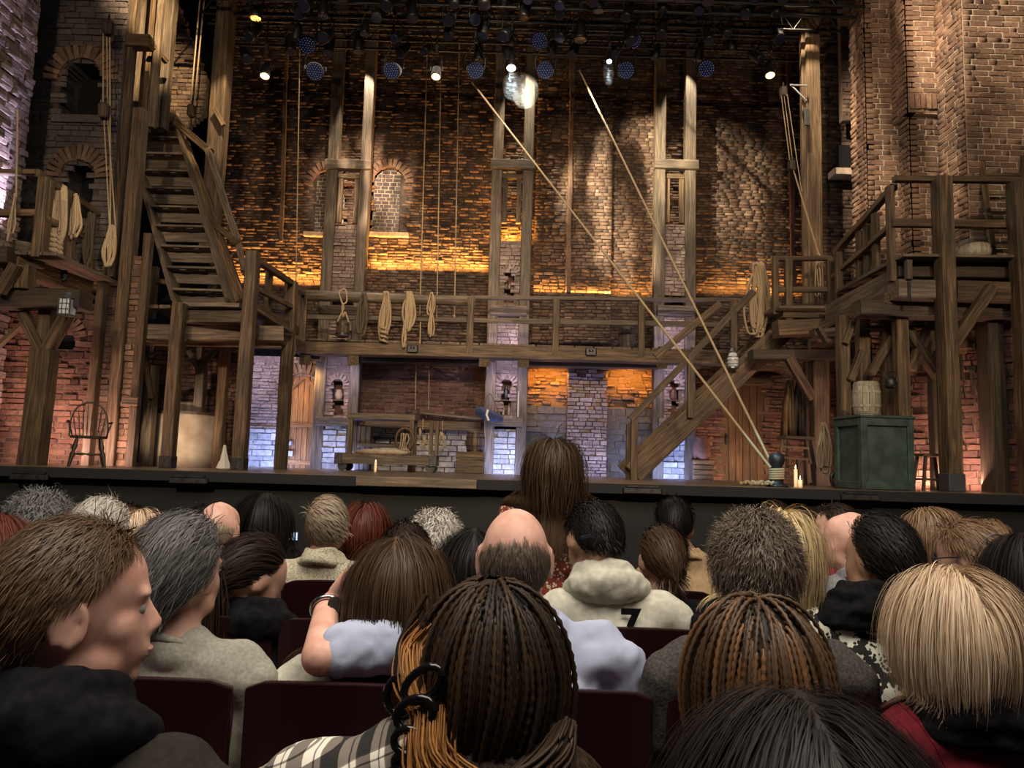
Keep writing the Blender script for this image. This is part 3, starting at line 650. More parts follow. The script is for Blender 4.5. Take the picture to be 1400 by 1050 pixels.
# --- diagonal ropes and bollard
bpos = PZ(1062, 664, 0.0); BYY = 9.0; bpos = P(1062, 664, BYY); bpos.z = 0
t = thing('bollard', 'black iron bollard at the stage edge holding two taut ropes', 'bollard', bpos)
bm = bmesh.new(); lathe(bm, [(.13,0),(.13,.02),(.075,.04),(.065,.18),(.06,.24),(.085,.28),(.09,.34),(.07,.385),(.03,.40)], 18); bm_obj('bollard_post', bm, 'iron', t, Matrix.Translation(bpos), True)
q = []
for i in range(41): a = i*math.pi/4; q.append(bpos+Vector((math.cos(a)*.082, math.sin(a)*.082, .08+.13*i/40)))
rope('bollard_wrap', q, .014, 'rope', None, 2, 6, 'pale rope wound several times round the bollard', 'rope')
q = [bpos+Vector((-.06,-.09,.06))]
for i in range(16): q.append(bpos+Vector((-.10-.34*(i/15), -.08+.045*math.sin(i*2.3), .022+.03*(i % 3 == 1)*(1-i/16)+.02*math.cos(i*1.7)**2)))
for i in range(9): q.append(bpos+Vector((-.42+.04*i, -.10+.04*math.cos(i*2.1), .03+.03*(i % 2))))
rope('rope_pile', q, .018, 'rope', None, 4, 7, 'knotted thick rope end lying left of the bollard', 'rope')
rope('stay_rope', [bpos+Vector((-.07,0,.22)), P(645, 112, 13.5)], .017, 'rope', None, 8, 6, 'left of two long diagonal ropes running down to the bollard', 'rope')
rope('stay_rope', [bpos+Vector((-.05,0,.25)), P(792, 96, 13.5)], .017, 'rope', None, 8, 6, 'right of two long diagonal ropes running down to the bollard', 'rope')

# --- stairs right
S = thing('wooden_stairs', 'wooden stairs with handrail climbing right to the mid platform', 'stairs', (P(870, 655, 12.6).x, 12.6, 0))
SY = 12.4
pa = P(866, 640, SY); pa.z = .02; pb = P(1092, 432, SY)
dirv = (pb-pa)
for k, off in enumerate((0, .95)): beam(S, 'stringer', pa+Vector((0,off,.08)), pb+Vector((0,off,.0)), .34, .09, 'wood' if not k else 'wood_brown', .02, chamf=.05)
for i in range(11):
    c = pa.lerp(pb, (i+.5)/11); box(S, 'tread', (c.x, SY+.48, c.z+.06), (.26, .90, .045), 'wood_grey')
bar(S, 'handrail', 862, 573, SY-.08, 1030, 398, SY-.08, 9, .07, 'wood'); post(S, 867, 600, 575, 9, SY-.08, .09, 'wood')
post(S, 944, 520, 488, 8, SY-.12, .08, 'wood', ybot=571); post(S, 859, 600, 580, 6, SY+.9, .08, 'wood')
post(S, 1003, 440, 425, 9, SY-.08, .08, 'wood', ybot=480)
bar(S, 'mid_handrail', 896, 488, SY+1.0, 985, 415, SY+1.0, 10, .07, 'wood')
# mid platform
MP = thing('mid_platform', 'middle timber platform with railing at the head of the stairs', 'platform', (P(1110, 660, 12).x, 12, 0))
MY = 11.8
bar(MP, 'deck_beam', 1060, 450, MY, 1142, 447, MY, 22, .3, 'wood'); bar(MP, 'deck_beam', 1066, 428, MY+.05, 1142, 430, MY+.05, 18, .3, 'wood'); bar(MP, 'lower_beam', 1026, 486, MY+.2, 1150, 486, MY+.2, 14, .3, 'wood_dark'); bar(MP, 'deck_board', 1058, 424, MY-.02, 1142, 424, MY-.02, 4, .5, 'wood_grey')
for i in range(6): box(MP, 'plank', (P(1066+i*15, 420, MY).x, MY+.8, P(1066, 420, MY).z), (.16, 1.5, .05), 'wood_grey')
bar(MP, 'rail', 1056, 354, MY, 1136, 353, MY, 6, .1, 'wood'); bar(MP, 'mid_rail', 1058, 396, MY, 1137, 396, MY, 8, .08, 'wood')
for x, w in ((1060, 8), (1078, 10), (1135, 9)): post(MP, x, 390, 354, w, MY-.02, .09, 'wood', ybot=446 if x == 1078 else 430)
bar(MP, 'rail', 1056, 354, MY, 1075, 352, MY+1.8, 5, .1, 'wood')
post(MP, 1120, 560, 480, 22, MY+.3, .24, 'wood'); bar(MP, 'brace', 1078, 488, MY+.1, 1110, 545, MY+.25, 12, .12, 'wood'); post(MP, 1104, 560, 480, 9, MY+.9, .12, 'wood')
bar(MP, 'sloping_beam', 1130, 448, MY-.4, 1222, 408, 9.7, 24, .14, 'wood'); bar(MP, 'slope_deck', 1130, 436, MY-.4, 1222, 388, 9.7, 4, .4, 'wood_grey')
bar(MP, 'slope_rail', 1142, 345, MY-.1, 1222, 255, 9.7, 9, .09, 'wood'); bar(MP, 'slope_mid_rail', 1140, 378, MY-.1, 1222, 306, 9.7, 8, .07, 'wood')
for x, yt, yb, Yp in ((1147, 345, 432, 11.4), (1176, 316, 425, 10.9), (1186, 300, 420, 10.7), (1198, 292, 410, 10.3)): post(MP, x, (yt+yb)/2, yt, 9, Yp, .09, 'wood', ybot=yb)
# upper right platform
UP = thing('upper_platform', 'high right timber platform with log beams and knee brace', 'platform', (P(1300, 670, 9.4).x, 9.4, 0))
UY = 9.6
bar(UP, 'front_beam', 1221, 397, UY, 1284, 399, UY, 26, .3, 'wood_grey'); bar(UP, 'front_beam', 1300, 399, UY, 1430, 402, UY, 26, .3, 'wood')
bar(UP, 'under_beam', 1170, 422, UY+.25, 1430, 430, UY+.25, 22, .3, 'wood_dark'); bar(UP, 'upper_beam', 1222, 374, UY+.12, 1430, 376, UY+.12, 16, .25, 'wood_dark'); bar(UP, 'deck_board', 1221, 356, UY+.0, 1430, 358, UY+.0, 4, .5, 'wood_grey')
for i in range(16): box(UP, 'plank', (P(1225+i*15, 356, UY).x, UY+.9, P(1225, 358, UY).z), (.15, 1.6, .05), 'wood_grey')
post(UP, 1293, 400, 244, 19, UY-.22, .22, 'wood'); post(UP, 1283, 400, 250, 8, UY-.05, .1, 'wood'); post(UP, 1397, 400, 250, 20, UY-.22, .22, 'wood')
bm = bmesh.new(); pp = P(1293, 400, UY-.22); add_box(bm, (0,0,.11), (.20,.24,.22), None, .01); bm_obj('post_shoe', bm, 'tin', UP, Matrix.Translation((pp.x, UY-.22, 0)))
bar(UP, 'brace', 1356, 392, UY-.2, 1302, 472, UY-.2, 15, .13, 'wood'); bar(UP, 'rail', 1222, 245, UY-.1, 1430, 247, UY-.1, 8, .1, 'wood'); bar(UP, 'mid_rail', 1219, 305, UY-.05, 1284, 306, UY-.05, 11, .09, 'wood'); bar(UP, 'mid_rail', 1302, 306, UY-.05, 1430, 308, UY-.05, 11, .09, 'wood')
post(UP, 1218, 320, 255, 9, UY, .1, 'wood', ybot=385); post(UP, 1242, 372, 356, 8, UY-.17, .07, 'wood_grey', ybot=382); post(UP, 1285, 372, 356, 7, UY-.17, .07, 'wood_grey', ybot=382)
box(UP, 'iron_strap', P(1243, 399, UY-.16), (.04, .02, .26), 'iron')
for x, w, Yp in ((1153, 15, 10.3), (1180, 15, 10.5), (1214, 15, 10.3), (1232, 17, 9.9)): post(UP, x, 500, 432, w, Yp, None, 'wood')
for (x0, y0, x1, y1, w) in ((1165, 440, 1155, 470, 8), (1190, 512, 1218, 462, 9), (1162, 520, 1178, 480, 9), (1245, 505, 1275, 440, 14), (1240, 450, 1286, 522, 12), (1130, 468, 1118, 448, 5)): bar(UP, 'brace', x0, y0, 10.2, x1, y1, 10.2, w, .12, 'wood')
post(UP, 1357, 560, 432, 22, 10.0, .3, 'wood_dark'); post(UP, 1278, 560, 440, 12, 10.3, .16, 'wood_dark'); bar(UP, 'cross_beam', 1110, 455, 11, 1280, 448, 11, 10, .2, 'wood_dark')
bar(UP, 'pipe', 1180, 448, 10.2, 1430, 440, 10.2, 3, .03, 'iron')
# sack / vase on upper platform
p = P(1331, 355, UY+.5); bm = bmesh.new(); lathe(bm, [(.14,0),(.2,.04),(.22,.1),(.2,.16),(.205,.18),(.17,.22),(.15,.24),(.17,.255),(.05,.26)], 20); tag(bm_obj('grain_sack', bm, 'keg', None, Matrix.Translation(p), True), 'rounded pale sack tied low on the upper platform', 'sack')
LD = thing('wooden_ladder', 'wooden ladder leaning on the brick wall above the upper platform', 'ladder', P(1350, 356, UY+.8))
bar(LD, 'ladder_rail', 1359, 356, UY+.5, 1337, 178, UY+1.2, 7, .05, 'wood'); bar(LD, 'ladder_rail', 1413, 356, UY+.5, 1391, 170, UY+1.2, 7, .05, 'wood')
for i in range(7): bar(LD, 'rung', 1357-i*3.1, 343-i*26, UY+.55+i*.1, 1411-i*3.1, 343-i*26, UY+.55+i*.1, 4, .04, 'wood')

# --- right brick piers and wall
wr = structure('wall_right', 'tall stepped brick piers and wall on the right side')
def rpier(xf, xc, x1, ybot, Yf, Yn, m, n1, n2, ytop=-30, bl=.24, bh=.085):
    Yf = Yn*(xc-700)/(xf-700)+.05
    """side face from far edge to near corner xc, front face from xc to x1"""
    Xc = P(xc, 300, Yn).x; X1 = P(x1, 300, Yn).x; zt = P(xc, ytop, Yn).z; zb = P(xc, ybot, Yn).z if ybot else 0
    wall(wr, (Xc, Yn, zb), (1,0,0), X1-Xc, zt-zb, bl=bl, bh=bh, rough=.018, material=m, n_ind=n1, mortar='mortar_light', gap=.016, jit=.07)
    wall(wr, (Xc, Yf, zb), (0,-1,0), Yf-Yn, zt-zb, bl=bl, bh=bh, rough=.018, material=m, n_ind=n2, mortar='mortar_light', gap=.016, jit=.07)
rpier(1168, 1187, 1262, None, 0, 11.75, 'brick_tan', 180, 60, ytop=-20)
rpier(1226, 1245, 1330, 155, 0, 11.3, 'brick_tan', 180, 60)
rpier(1228, 1247, 1330, None, 0, 11.42, 'brick_tan', 120, 60, ytop=150)
rpier(1289, 1325, 1480, None, 0, 10.6, 'brick_tan', 250, 120)
# soldier course on the second pier
Xc = P(1245, 300, 11.3).x
for i in range(8): mesh_obj('brick', brick_mesh(i, 'brick_tan'), None, wr, Matrix.Translation((Xc+.05+i*.085, 11.3, P(1265, 140, 11.3).z)) @ Matrix.Diagonal((.07,.06,.26,1))); 
# low right wall, lit rose
wall(wr, (P(1226, 600, 11.2).x, 11.2, 0), Vector((P(1345, 600, 10.3).x-P(1226, 600, 11.2).x, -.9, 0)), 1.62, 2.3, bl=.26, bh=.09, rough=.05, material='brick_red', n_ind=200, mortar='mortar')
wall(wr, (P(1335, 600, 10.35).x, 10.35, 0), (1,0,0), 1.6, 2.3, bl=.27, bh=.09, rough=.04, material='brick_red', n_ind=150, mortar='mortar')
wall(wr, (P(1110, 600, 13.6).x, 13.6, 0), (1,0,0), 2.0, 2.6, bl=.26, bh=.085, rough=.04, material='brick_red', n_ind=120, mortar='mortar')
# small wall with dark window beyond the mast
w3 = structure('window_3', 'dark small arched window with sill right of the tall mast')
wall(w3, (P(1118, 300, 13.8).x, 13.8, P(1130, 420, 13.8).z), (1,0,0), 1.1, 6.0, bl=.24, bh=.075, rough=.05, material='brick', n_ind=120, mortar='mortar_dark')
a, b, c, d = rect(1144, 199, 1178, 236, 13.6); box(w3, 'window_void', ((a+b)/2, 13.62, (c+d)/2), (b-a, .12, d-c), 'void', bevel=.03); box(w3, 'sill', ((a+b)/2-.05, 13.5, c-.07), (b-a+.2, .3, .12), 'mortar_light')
bay = structure('wall_right_1', 'overhanging dark brick bay high on the right')
wall(bay, (P(1150, 100, 13.2).x, 13.2, P(1150, 165, 13.2).z), (1,0,0), .5, 3.2, bl=.24, bh=.08, rough=.03, material='brick', n_ind=60)

# --- tall mast right
t = thing('tall_mast', 'tall squared timber mast left of the dark small window', 'post', (P(1108, 420, 12.6).x, 12.6, 0))
post(t, 1110, 240, -30, 22, 12.6, .28, 'wood', ybot=425); post(t, 1099, 240, 30, 6, 12.55, .1, 'wood', ybot=425, name='side_strip'); bar(t, 'iron_stay', 1080, 116, 12.5, 1104, 117, 12.4, 2, .02, 'tin'); bar(t, 'iron_stay', 1082, 117, 12.5, 1103, 138, 12.4, 2, .02, 'tin'); box(t, 'iron_bracket', P(1103, 160, 12.4), (.08,.04,.3), 'tin')
for i, (x0, y0, x1, y1) in enumerate([(1068, 128, 1080, 222), (1076, 128, 1096, 262), (1072, 130, 1084, 224), (1085, 232, 1120, 348), (1082, 224, 1118, 346)]): hline(x0, y0, x1, y1, 12.2, .008, ['leftmost tackle rope beside the tall mast', 'long tackle rope slanting to the tall mast', 'second tackle rope beside the tall mast', 'upper line from the lower block to the mid platform', 'lower line from the lower block to the mid platform'][i])
def block(x, y, Y, lab, s=1.0):
    p = P(x, y, Y); t = thing('pulley_block', lab, 'pulley', p)
    for k in (-1, 1):
        bm = bmesh.new(); add_box(bm, (0,0,0), (.10*s,.02*s,.18*s), None, .02*s); bm_obj('cheek', bm, 'wood_dark', t, Matrix.Translation(p+Vector((0,.03*s*k,0))))
    bm = bmesh.new(); lathe(bm, [(.045*s,-.015*s),(.035*s,0),(.045*s,.015*s)], 12); bmesh.ops.rotate(bm, cent=(0,0,0), matrix=Matrix.Rotation(math.pi/2, 3, 'X'), verts=bm.verts); bm_obj('sheave', bm, 'iron', t, Matrix.Translation(p))
    beam(t, 'hook', p+Vector((0,0,.08*s)), p+Vector((0,0,.16*s)), .02*s, .02*s, 'iron')
block(1071, 125, 12.2, 'upper pulley block of the tackle beside the tall mast'); block(1082, 226, 12.2, 'lower pulley block of the tackle beside the tall mast')
hank('rope_hank', 1119, 348, 415, 10, 12.1, 3, .01, 'thin rope loops hanging from the mast behind the mid platform rail')

# --- left side
wl = structure('wall_left', 'tall rough brick wall on the left side')
Xl = P(35, 200, 10.5).x
wall(wl, (Xl-.0, 8.6, 0), (0,1,0), 1.9, 7.0, bl=.26, bh=.085, rough=.05, material='brick_pale', n_ind=200)
# side facing wall (faces +X): U must give N=+X -> U=(0,1,0)x? computed: U x Z ; (0,1,0)x(0,0,1)=(1,0,0)
XL_ = P(17, 165, 10.0).x
wall(wl, (XL_, 8.0, P(0, 360, 9.5).z), (0,1,0), 2.0, 5.5, bl=.26, bh=.08, rough=.06, material='brick_pale', n_ind=250, mortar='mortar')
gp = structure('wall_left_4', 'shade-coloured brick return between the lit left wall and the grey tower wall')
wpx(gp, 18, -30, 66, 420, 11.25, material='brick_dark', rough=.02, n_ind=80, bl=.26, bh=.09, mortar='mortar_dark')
nw = structure('wall_left_1', 'grey brick tower wall with two arched openings behind the left balcony')
NY = 11.2
nh1 = ('arch', 82, 84, 140, 159); nh2 = ('arch', 84, 222, 129, 300)
X0, X1, Z0, Z1 = wpx(nw, 62, -30, 160, 420, NY, holes=[nh1, nh2], material='brick_slate', rough=.03, n_ind=300, bl=.26, bh=.09, mortar='mortar_dark', cell=.05, thick=.35)
for (x0, yt, x1, yb) in ((82, 84, 140, 159), (84, 222, 129, 300)):
    a, b, c, d = rect(x0, yt, x1, yb, NY); r = (b-a)/2; arch_ring(nw, ((a+b)/2, NY-.01, d-r), r+.02, 15, 0, bl=.24, material='brick_tan', proud=.06)
    # reveal: curved soffit
    V = []; Fc = []
    pr = [(a, c), (a, d-r)]+[((a+b)/2-r*math.cos(t_), d-r+r*math.sin(t_)) for t_ in [i*math.pi/12 for i in range(1, 12)]]+[(b, d-r), (b, c)]
    for x, z in pr: V += [(x, NY-.01, z), (x, NY+.5, z)]
    for i in range(len(pr)-1): Fc.append([2*i, 2*i+2, 2*i+3, 2*i+1])
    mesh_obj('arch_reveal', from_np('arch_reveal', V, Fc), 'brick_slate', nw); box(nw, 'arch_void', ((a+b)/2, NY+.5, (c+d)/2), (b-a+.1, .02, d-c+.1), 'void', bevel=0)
    box(nw, 'sill', ((a+b)/2, NY-.02, c-.06), (b-a+.1, .1, .12), 'brick_slate')
lg = structure('wall_left_2', 'low red brick wall at stage level behind the windsor chair')
wpx(lg, -30, 400, 140, 655, 10.9, material='brick_red', rough=.05, n_ind=300, bl=.24, bh=.075, mortar='mortar', holes=[('arch', 78, 448, 104, 480)])
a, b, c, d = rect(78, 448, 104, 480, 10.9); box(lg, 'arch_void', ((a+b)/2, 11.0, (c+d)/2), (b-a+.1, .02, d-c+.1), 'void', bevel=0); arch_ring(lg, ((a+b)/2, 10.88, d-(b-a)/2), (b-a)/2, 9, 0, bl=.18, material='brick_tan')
wpx(lg, 196, 470, 330, 655, 12.9, material='brick_red', rough=.03, n_ind=120, bl=.24, bh=.075, mortar='mortar_dark')
wpx(lg, 168, 350, 186, 655, 10.75, material='brick_tan', rough=.04, n_ind=100, bl=.2, bh=.08)
# panelled column left of the brick strip
CP = thing('timber_column', 'tall panelled timber column beside the windsor chair', 'column', (P(150, 640, 10.6).x, 10.6, 0))
post(CP, 133, 480, 380, 11, 10.6, .15, 'wood'); post(CP, 165, 480, 150, 16, 10.75, .2, 'wood')
wpx(lg, 136, 388, 160, 655, 10.85, material='brick', rough=.03, n_ind=60, bl=.24, bh=.08); post(CP, 191, 480, 320, 11, 10.6, .12, 'wood')
bar(CP, 'cross_rail', 168, 548, 10.5, 190, 549, 10.5, 12, .08, 'wood')
post(CP, 205, 560, 500, 14, 11.4, .16, 'wood'); bar(CP, 'brace', 197, 480, 11.3, 207, 545, 11.3, 7, .08, 'wood')
# masts group upper left
MG = thing('timber_masts', 'cluster of tall lit timber masts above the left stairs', 'mast', P(200, 170, 12))
for x, w, Yp, yb, m in ((176, 9, 11.3, 380, 'wood'), (191, 15, 12.4, 190, 'wood_grey'), (205, 11, 11.9, 180, 'wood'), (213, 9, 11.7, 175, 'wood_grey'), (226, 16, 12.3, 178, 'wood_grey'), (163, 14, 11.6, 380, 'wood')): post(MG, x, 100, -35 if x != 163 else 80, w, Yp, None, m, ybot=yb, name='mast')
bar(MG, 'crosspiece', 176, 58, 11.3, 207, 59, 11.3, 18, .2, 'wood'); bar(MG, 'brace', 207, 60, 11.6, 228, 85, 11.9, 7, .08, 'wood')
t = thing('tall_mast', 'tall timber mast between the left stairs and back wall', 'post', P(300, 330, 12.4)); post(t, 302, 120, -35, 22, 12.4, .3, 'wood', ybot=345); post(t, 289, 250, 150, 7, 12.5, .1, 'wood_grey', ybot=330); bar(t, 'brace', 294, 150, 12.2, 306, 172, 12.2, 6, .08, 'wood')
dk = structure('wall_left_3', 'sloping dark brick gable between the masts')
# sloping brick gable
Xg = P(228, 100, 13.4).x
wall(dk, (Xg, 13.4, P(240, 200, 13.4).z), (1,0,0), .75, 2.9, bl=.22, bh=.075, rough=.03, material='brick', n_ind=80, mortar='mortar_dark', keep=lambda u, v: v < 2.9-u*2.2 and v > 1.1*(u*.9)-.1, cell=.06)

# --- left stairs
LS = thing('wooden_stairs', 'steep open wooden stairs descending on the left towards the audience', 'stairs', P(278, 418, 10.7))
A0, A1 = P(243, 416, 10.7), P(316, 416, 10.7); B0, B1 = P(172, 168, 12.9), P(240, 166, 12.9)
for s, (a_, b_) in enumerate(((A0, B0), (A1, B1))): beam(LS, 'stringer', a_, b_+Vector((0,0,.1)), .05, .28, 'wood_grey', .02, chamf=.05)
NT = 10
for i in range(NT):
    f = (i+.35)/(NT-.3); a_, b_ = A0.lerp(B0, f), A1.lerp(B1, f); m_ = (a_+b_)/2; w_ = abs(b_.x-a_.x)
    box(LS, 'tread', m_+Vector((0, .02, .07)), (w_, .26, .035), 'wood_grey'); box(LS, 'riser', m_+Vector((0,.10,-.05)), (w_, .03, .155), 'wood_grey')
    for k in (-.16, .12): box(LS, 'cleat', m_+Vector((k, -.02, .045)), (.10,.1,.02), 'wood_grey')
bar(LS, 'top_step', 172, 178, 12.8, 240, 178, 12.8, 22, .1, 'wood_grey'); box(LS, 'newel', P(232, 162, 12.7), (.14,.14,.14), 'wood_grey')
bar(LS, 'handrail', 240, 168, 12.6, 288, 208, 12.2, 10, .09, 'wood'); bar(LS, 'handrail', 284, 205, 12.2, 325, 330, 11.4, 9, .09, 'wood_grey'); bar(LS, 'handrail', 325, 330, 11.4, 334, 372, 11.1, 7, .08, 'wood_grey')
bar(LS, 'mid_handrail', 282, 298, 11.7, 325, 332, 11.3, 9, .07, 'wood'); bar(LS, 'outer_string', 252, 195, 12.6, 330, 412, 10.9, 13, .1, 'wood')
LP_ = thing('stair_landing', 'low timber landing on posts at the foot of left stairs', 'platform', (P(285, 640, 11).x, 11, 0))
LY = 10.8
bar(LP_, 'deck_edge', 246, 420, LY, 334, 421, LY, 6, .4, 'wood_grey'); bar(LP_, 'front_beam', 246, 434, LY, 334, 435, LY, 17, .25, 'wood'); bar(LP_, 'front_beam', 200, 456, LY, 388, 458, LY+.5, 22, .28, 'wood'); bar(LP_, 'lower_rail', 198, 469, LY+.1, 385, 473, LY+.6, 6, .1, 'wood_brown')
for i in range(9): box(LP_, 'plank', (P(206+i*17, 418, LY).x, LY+1.0, P(260, 419, LY).z-.0), (.165, 1.9, .05), 'wood_grey')
post(LP_, 238, 520, 415, 16, LY-.3, .17, 'wood'); box(LP_, 'post_shoe', (P(238, 520, LY-.3).x, LY-.3, .08), (.175,.185,.16), 'iron')
post(LP_, 336, 500, 345, 17, LY-.2, .18, 'wood'); box(LP_, 'post_shoe', (P(336, 500, LY-.2).x, LY-.2, .08), (.185,.195,.16), 'iron')
post(LP_, 272, 560, 500, 12, 12.2, .16, 'wood_grey'); bar(LP_, 'branch', 272, 505, 12.2, 258, 480, 12.2, 7, .09, 'wood_grey'); bar(LP_, 'branch', 273, 505, 12.2, 294, 478, 12.2, 7, .09, 'wood_grey'); post(LP_, 273, 490, 475, 8, 12.3, .1, 'wood', ybot=506)
post(LP_, 302, 560, 470, 12, 12.0, .15, 'wood_brown'); bar(LP_, 'knee_brace', 255, 462, LY, 245, 482, LY, 7, .08, 'wood')
post(LP_, 392, 500, 385, 15, 13.0, .2, 'wood'); bar(LP_, 'top_rail', 341, 349, LY-.1, 400, 388, 13, 8, .09, 'wood'); bar(LP_, 'top_rail', 398, 386, 13, 416, 402, GY, 6, .09, 'wood'); bar(LP_, 'mid_rail', 345, 392, LY, 400, 420, 13, 7, .07, 'wood')
post(LP_, 366, 410, 366, 9, 11.9, .1, 'wood', ybot=452); bar(LP_, 'side_beam', 340, 420, LY, 404, 452, 13.6, 12, .15, 'wood'); bar(LP_, 'side_beam', 345, 452, LY+.2, 412, 474, 14.6, 14, .2, 'wood')
post(LP_, 209, 400, 365, 10, 12, .1, 'wood', ybot=436)
bar(LP_, 'back_rail', 196, 380, 12, 244, 390, 12, 7, .08, 'wood'); bar(LP_, 'back_rail', 196, 415, 12, 244, 432, 12, 7, .08, 'wood_dark')
tag(beam(None, 'steel_brace', P(306, 568, 13.2), P(325, 536, 13.2), .03, .03, 'tin'), 'thin steel brace behind the landing posts', 'brace')
# plaster cistern
p = P(251, 640, 12.3); p.z = 0; t = thing('round_cistern', 'large round stained plaster cistern under the landing', 'cistern', p)
bm = bmesh.new(); lathe(bm, [(.50,0),(.50,.3),(.49,.8),(.47,.83)], 28); bm_obj('cistern_wall', bm, 'plaster', t, Matrix.Translation(p), True); bm = bmesh.new(); add_box(bm, (0.05,0,.93), (.35,.3,.2), None, .02); bm_obj('cistern_box', bm, 'wood_grey', t, Matrix.Translation(p)); bm = bmesh.new(); lathe(bm, [(.50,.83),(.5,.86),(.02,.87)], 28); bm_obj('cistern_lid', bm, 'wood_dark', t, Matrix.Translation(p))
p = P(305, 641, 12.0); p.z = 0; bm = bmesh.new(); lathe(bm, [(.13,0),(.08,.12),(.04,.25),(.02,.36)], 6); tag(bm_obj('cloth_cone', bm, 'white', None, Matrix.Translation(p)), 'small white draped cloth cone standing by the landing post', 'cloth')
# left balcony
LB = thing('left_balcony', 'left timber balcony with rope draped railing', 'balcony', (P(40, 400, 9.6).x, 9.6, 0))
BYl = 9.3
for y, w in ((236, 7), (292, 10)): bar(LB, 'rail', -40, y-1, BYl, 50, y, BYl, w, .09, 'wood'); 
bar(LB, 'side_rail', 50, 236, BYl, 150, 302, 11.6, 8, .09, 'wood'); bar(LB, 'side_rail', 50, 294, BYl, 130, 330, 11.4, 9, .08, 'wood')
for x, y, w, Yp, yb in ((55, 300, 12, BYl, 352), (64, 300, 8, 9.6, 352), (98, 320, 8, 10.3, 368), (88, 300, 9, 10.1, 365), (122, 340, 9, 11, 380), (142, 350, 8, 11.4, 385)): post(LB, x, y, 240+max(0, x-50)*.6, w, Yp, .1, 'wood', ybot=yb)
bar(LB, 'deck_edge', -40, 352, BYl-.05, 20, 352, BYl-.05, 24, .3, 'wood_dark'); bar(LB, 'deck_edge', 16, 355, BYl, 118, 394, 10.6, 22, .3, 'wood'); bar(LB, 'deck_edge', 18, 344, BYl-.02, 60, 352, BYl+.3, 7, .3, 'wood_grey')
bar(LB, 'cross_beam', -40, 408, BYl+.1, 118, 411, BYl+.1, 26, .3, 'wood_dark'); post(LB, 35, 380, 365, 18, BYl-.02, .2, 'wood', ybot=396); bar(LB, 'brace', 0, 400, BYl-.2, 22, 362, BYl-.2, 13, .12, 'wood')
for i in range(6): box(LB, 'plank', (P(-30+i*20, 350, BYl).x, BYl+.8, P(20, 352, BYl).z+.05), (.17, 1.7, .05), 'wood_grey')
p = P(84, 377, 10.0); bm = bmesh.new(); add_box(bm, (0,0,0), (.17,.06,.17), None, .04); tag(bm_obj('small_speaker', bm, 'black_metal', None, Matrix.Translation(p)), 'small round black box fixed under the left balcony', 'speaker')
TP = thing('forked_post', 'thick tree-like forked post carrying the left balcony', 'post', (P(58, 600, 9.5).x, 9.5, 0))
pf = P(58, 560, 9.5); zt = P(62, 478, 9.5).z
beam(TP, 'trunk', (P(45, 620, 9.5).x, 9.5, 0), (P(61, 482, 9.5).x, 9.5, zt), .25, .25, 'wood'); bar(TP, 'fork', 60, 485, 9.5, 32, 428, 9.5, 14, .15, 'wood'); bar(TP, 'fork', 62, 485, 9.5, 92, 430, 9.5, 14, .15, 'wood'); bar(TP, 'fork', 61, 480, 9.55, 65, 424, 9.55, 17, .15, 'wood')
bar(TP, 'low_brace', -5, 475, 9.7, 38, 436, 9.7, 6, .08, 'wood')
# ropes on the left balcony
hank('rope_hank', 82, 256, 360, 24, 9.9, 4, .032, 'thick pale rope draped over the left balcony rail with bound end', wrap=(318, 358, -7, 6))
hank('rope_hank', 104, 270, 330, 19, 10.2, 6, .017, 'thinner pale rope looped right of the thick rope on the balcony')
hank('rope_hank', 124, 295, 370, 16, 10.9, 7, .013, 'dull thin rope hank at the back of the left balcony', 'rope_dark')
hank('rope_hank', 153, 312, 376, 26, 10.8, 4, .019, 'pale rope loops at the end of the left pulley line')
for i, (x0, y0, x1, y1) in enumerate([(141, 40, 141, 150), (146, 40, 147, 150), (150, 35, 151, 310), (142, 160, 150, 312), (147, 160, 158, 312)]): hline(x0, y0, x1, y1, 10.8, .010, ['first upper strand of the left pulley tackle', 'second upper strand of the left pulley tackle', 'long strand running past the left pulley', 'first lower strand beneath the left pulley', 'second lower strand beneath the left pulley'][i])
block(143, 152, 10.75, 'dark pulley block beside the upper arched opening', 1.3); block(148, 38, 10.75, 'upper pulley block left of the masts', 1.3)
hline(24, 150, 22, 270, 9.1, .012, 'single rope hanging by the left wall'); hank('rope_hank', 20, 270, 335, 14, 9.1, 2, .011, 'small loop of rope at the left balcony edge')
hline(276, -30, 260, 150, 12.6, .013, 'left of two ropes hoisting beside the left masts'); hline(282, -30, 265, 150, 12.6, .013, 'right of two ropes hoisting beside the left masts'); block(262, 152, 12.6, 'pulley block under the twin ropes by left stairs', 1.2)
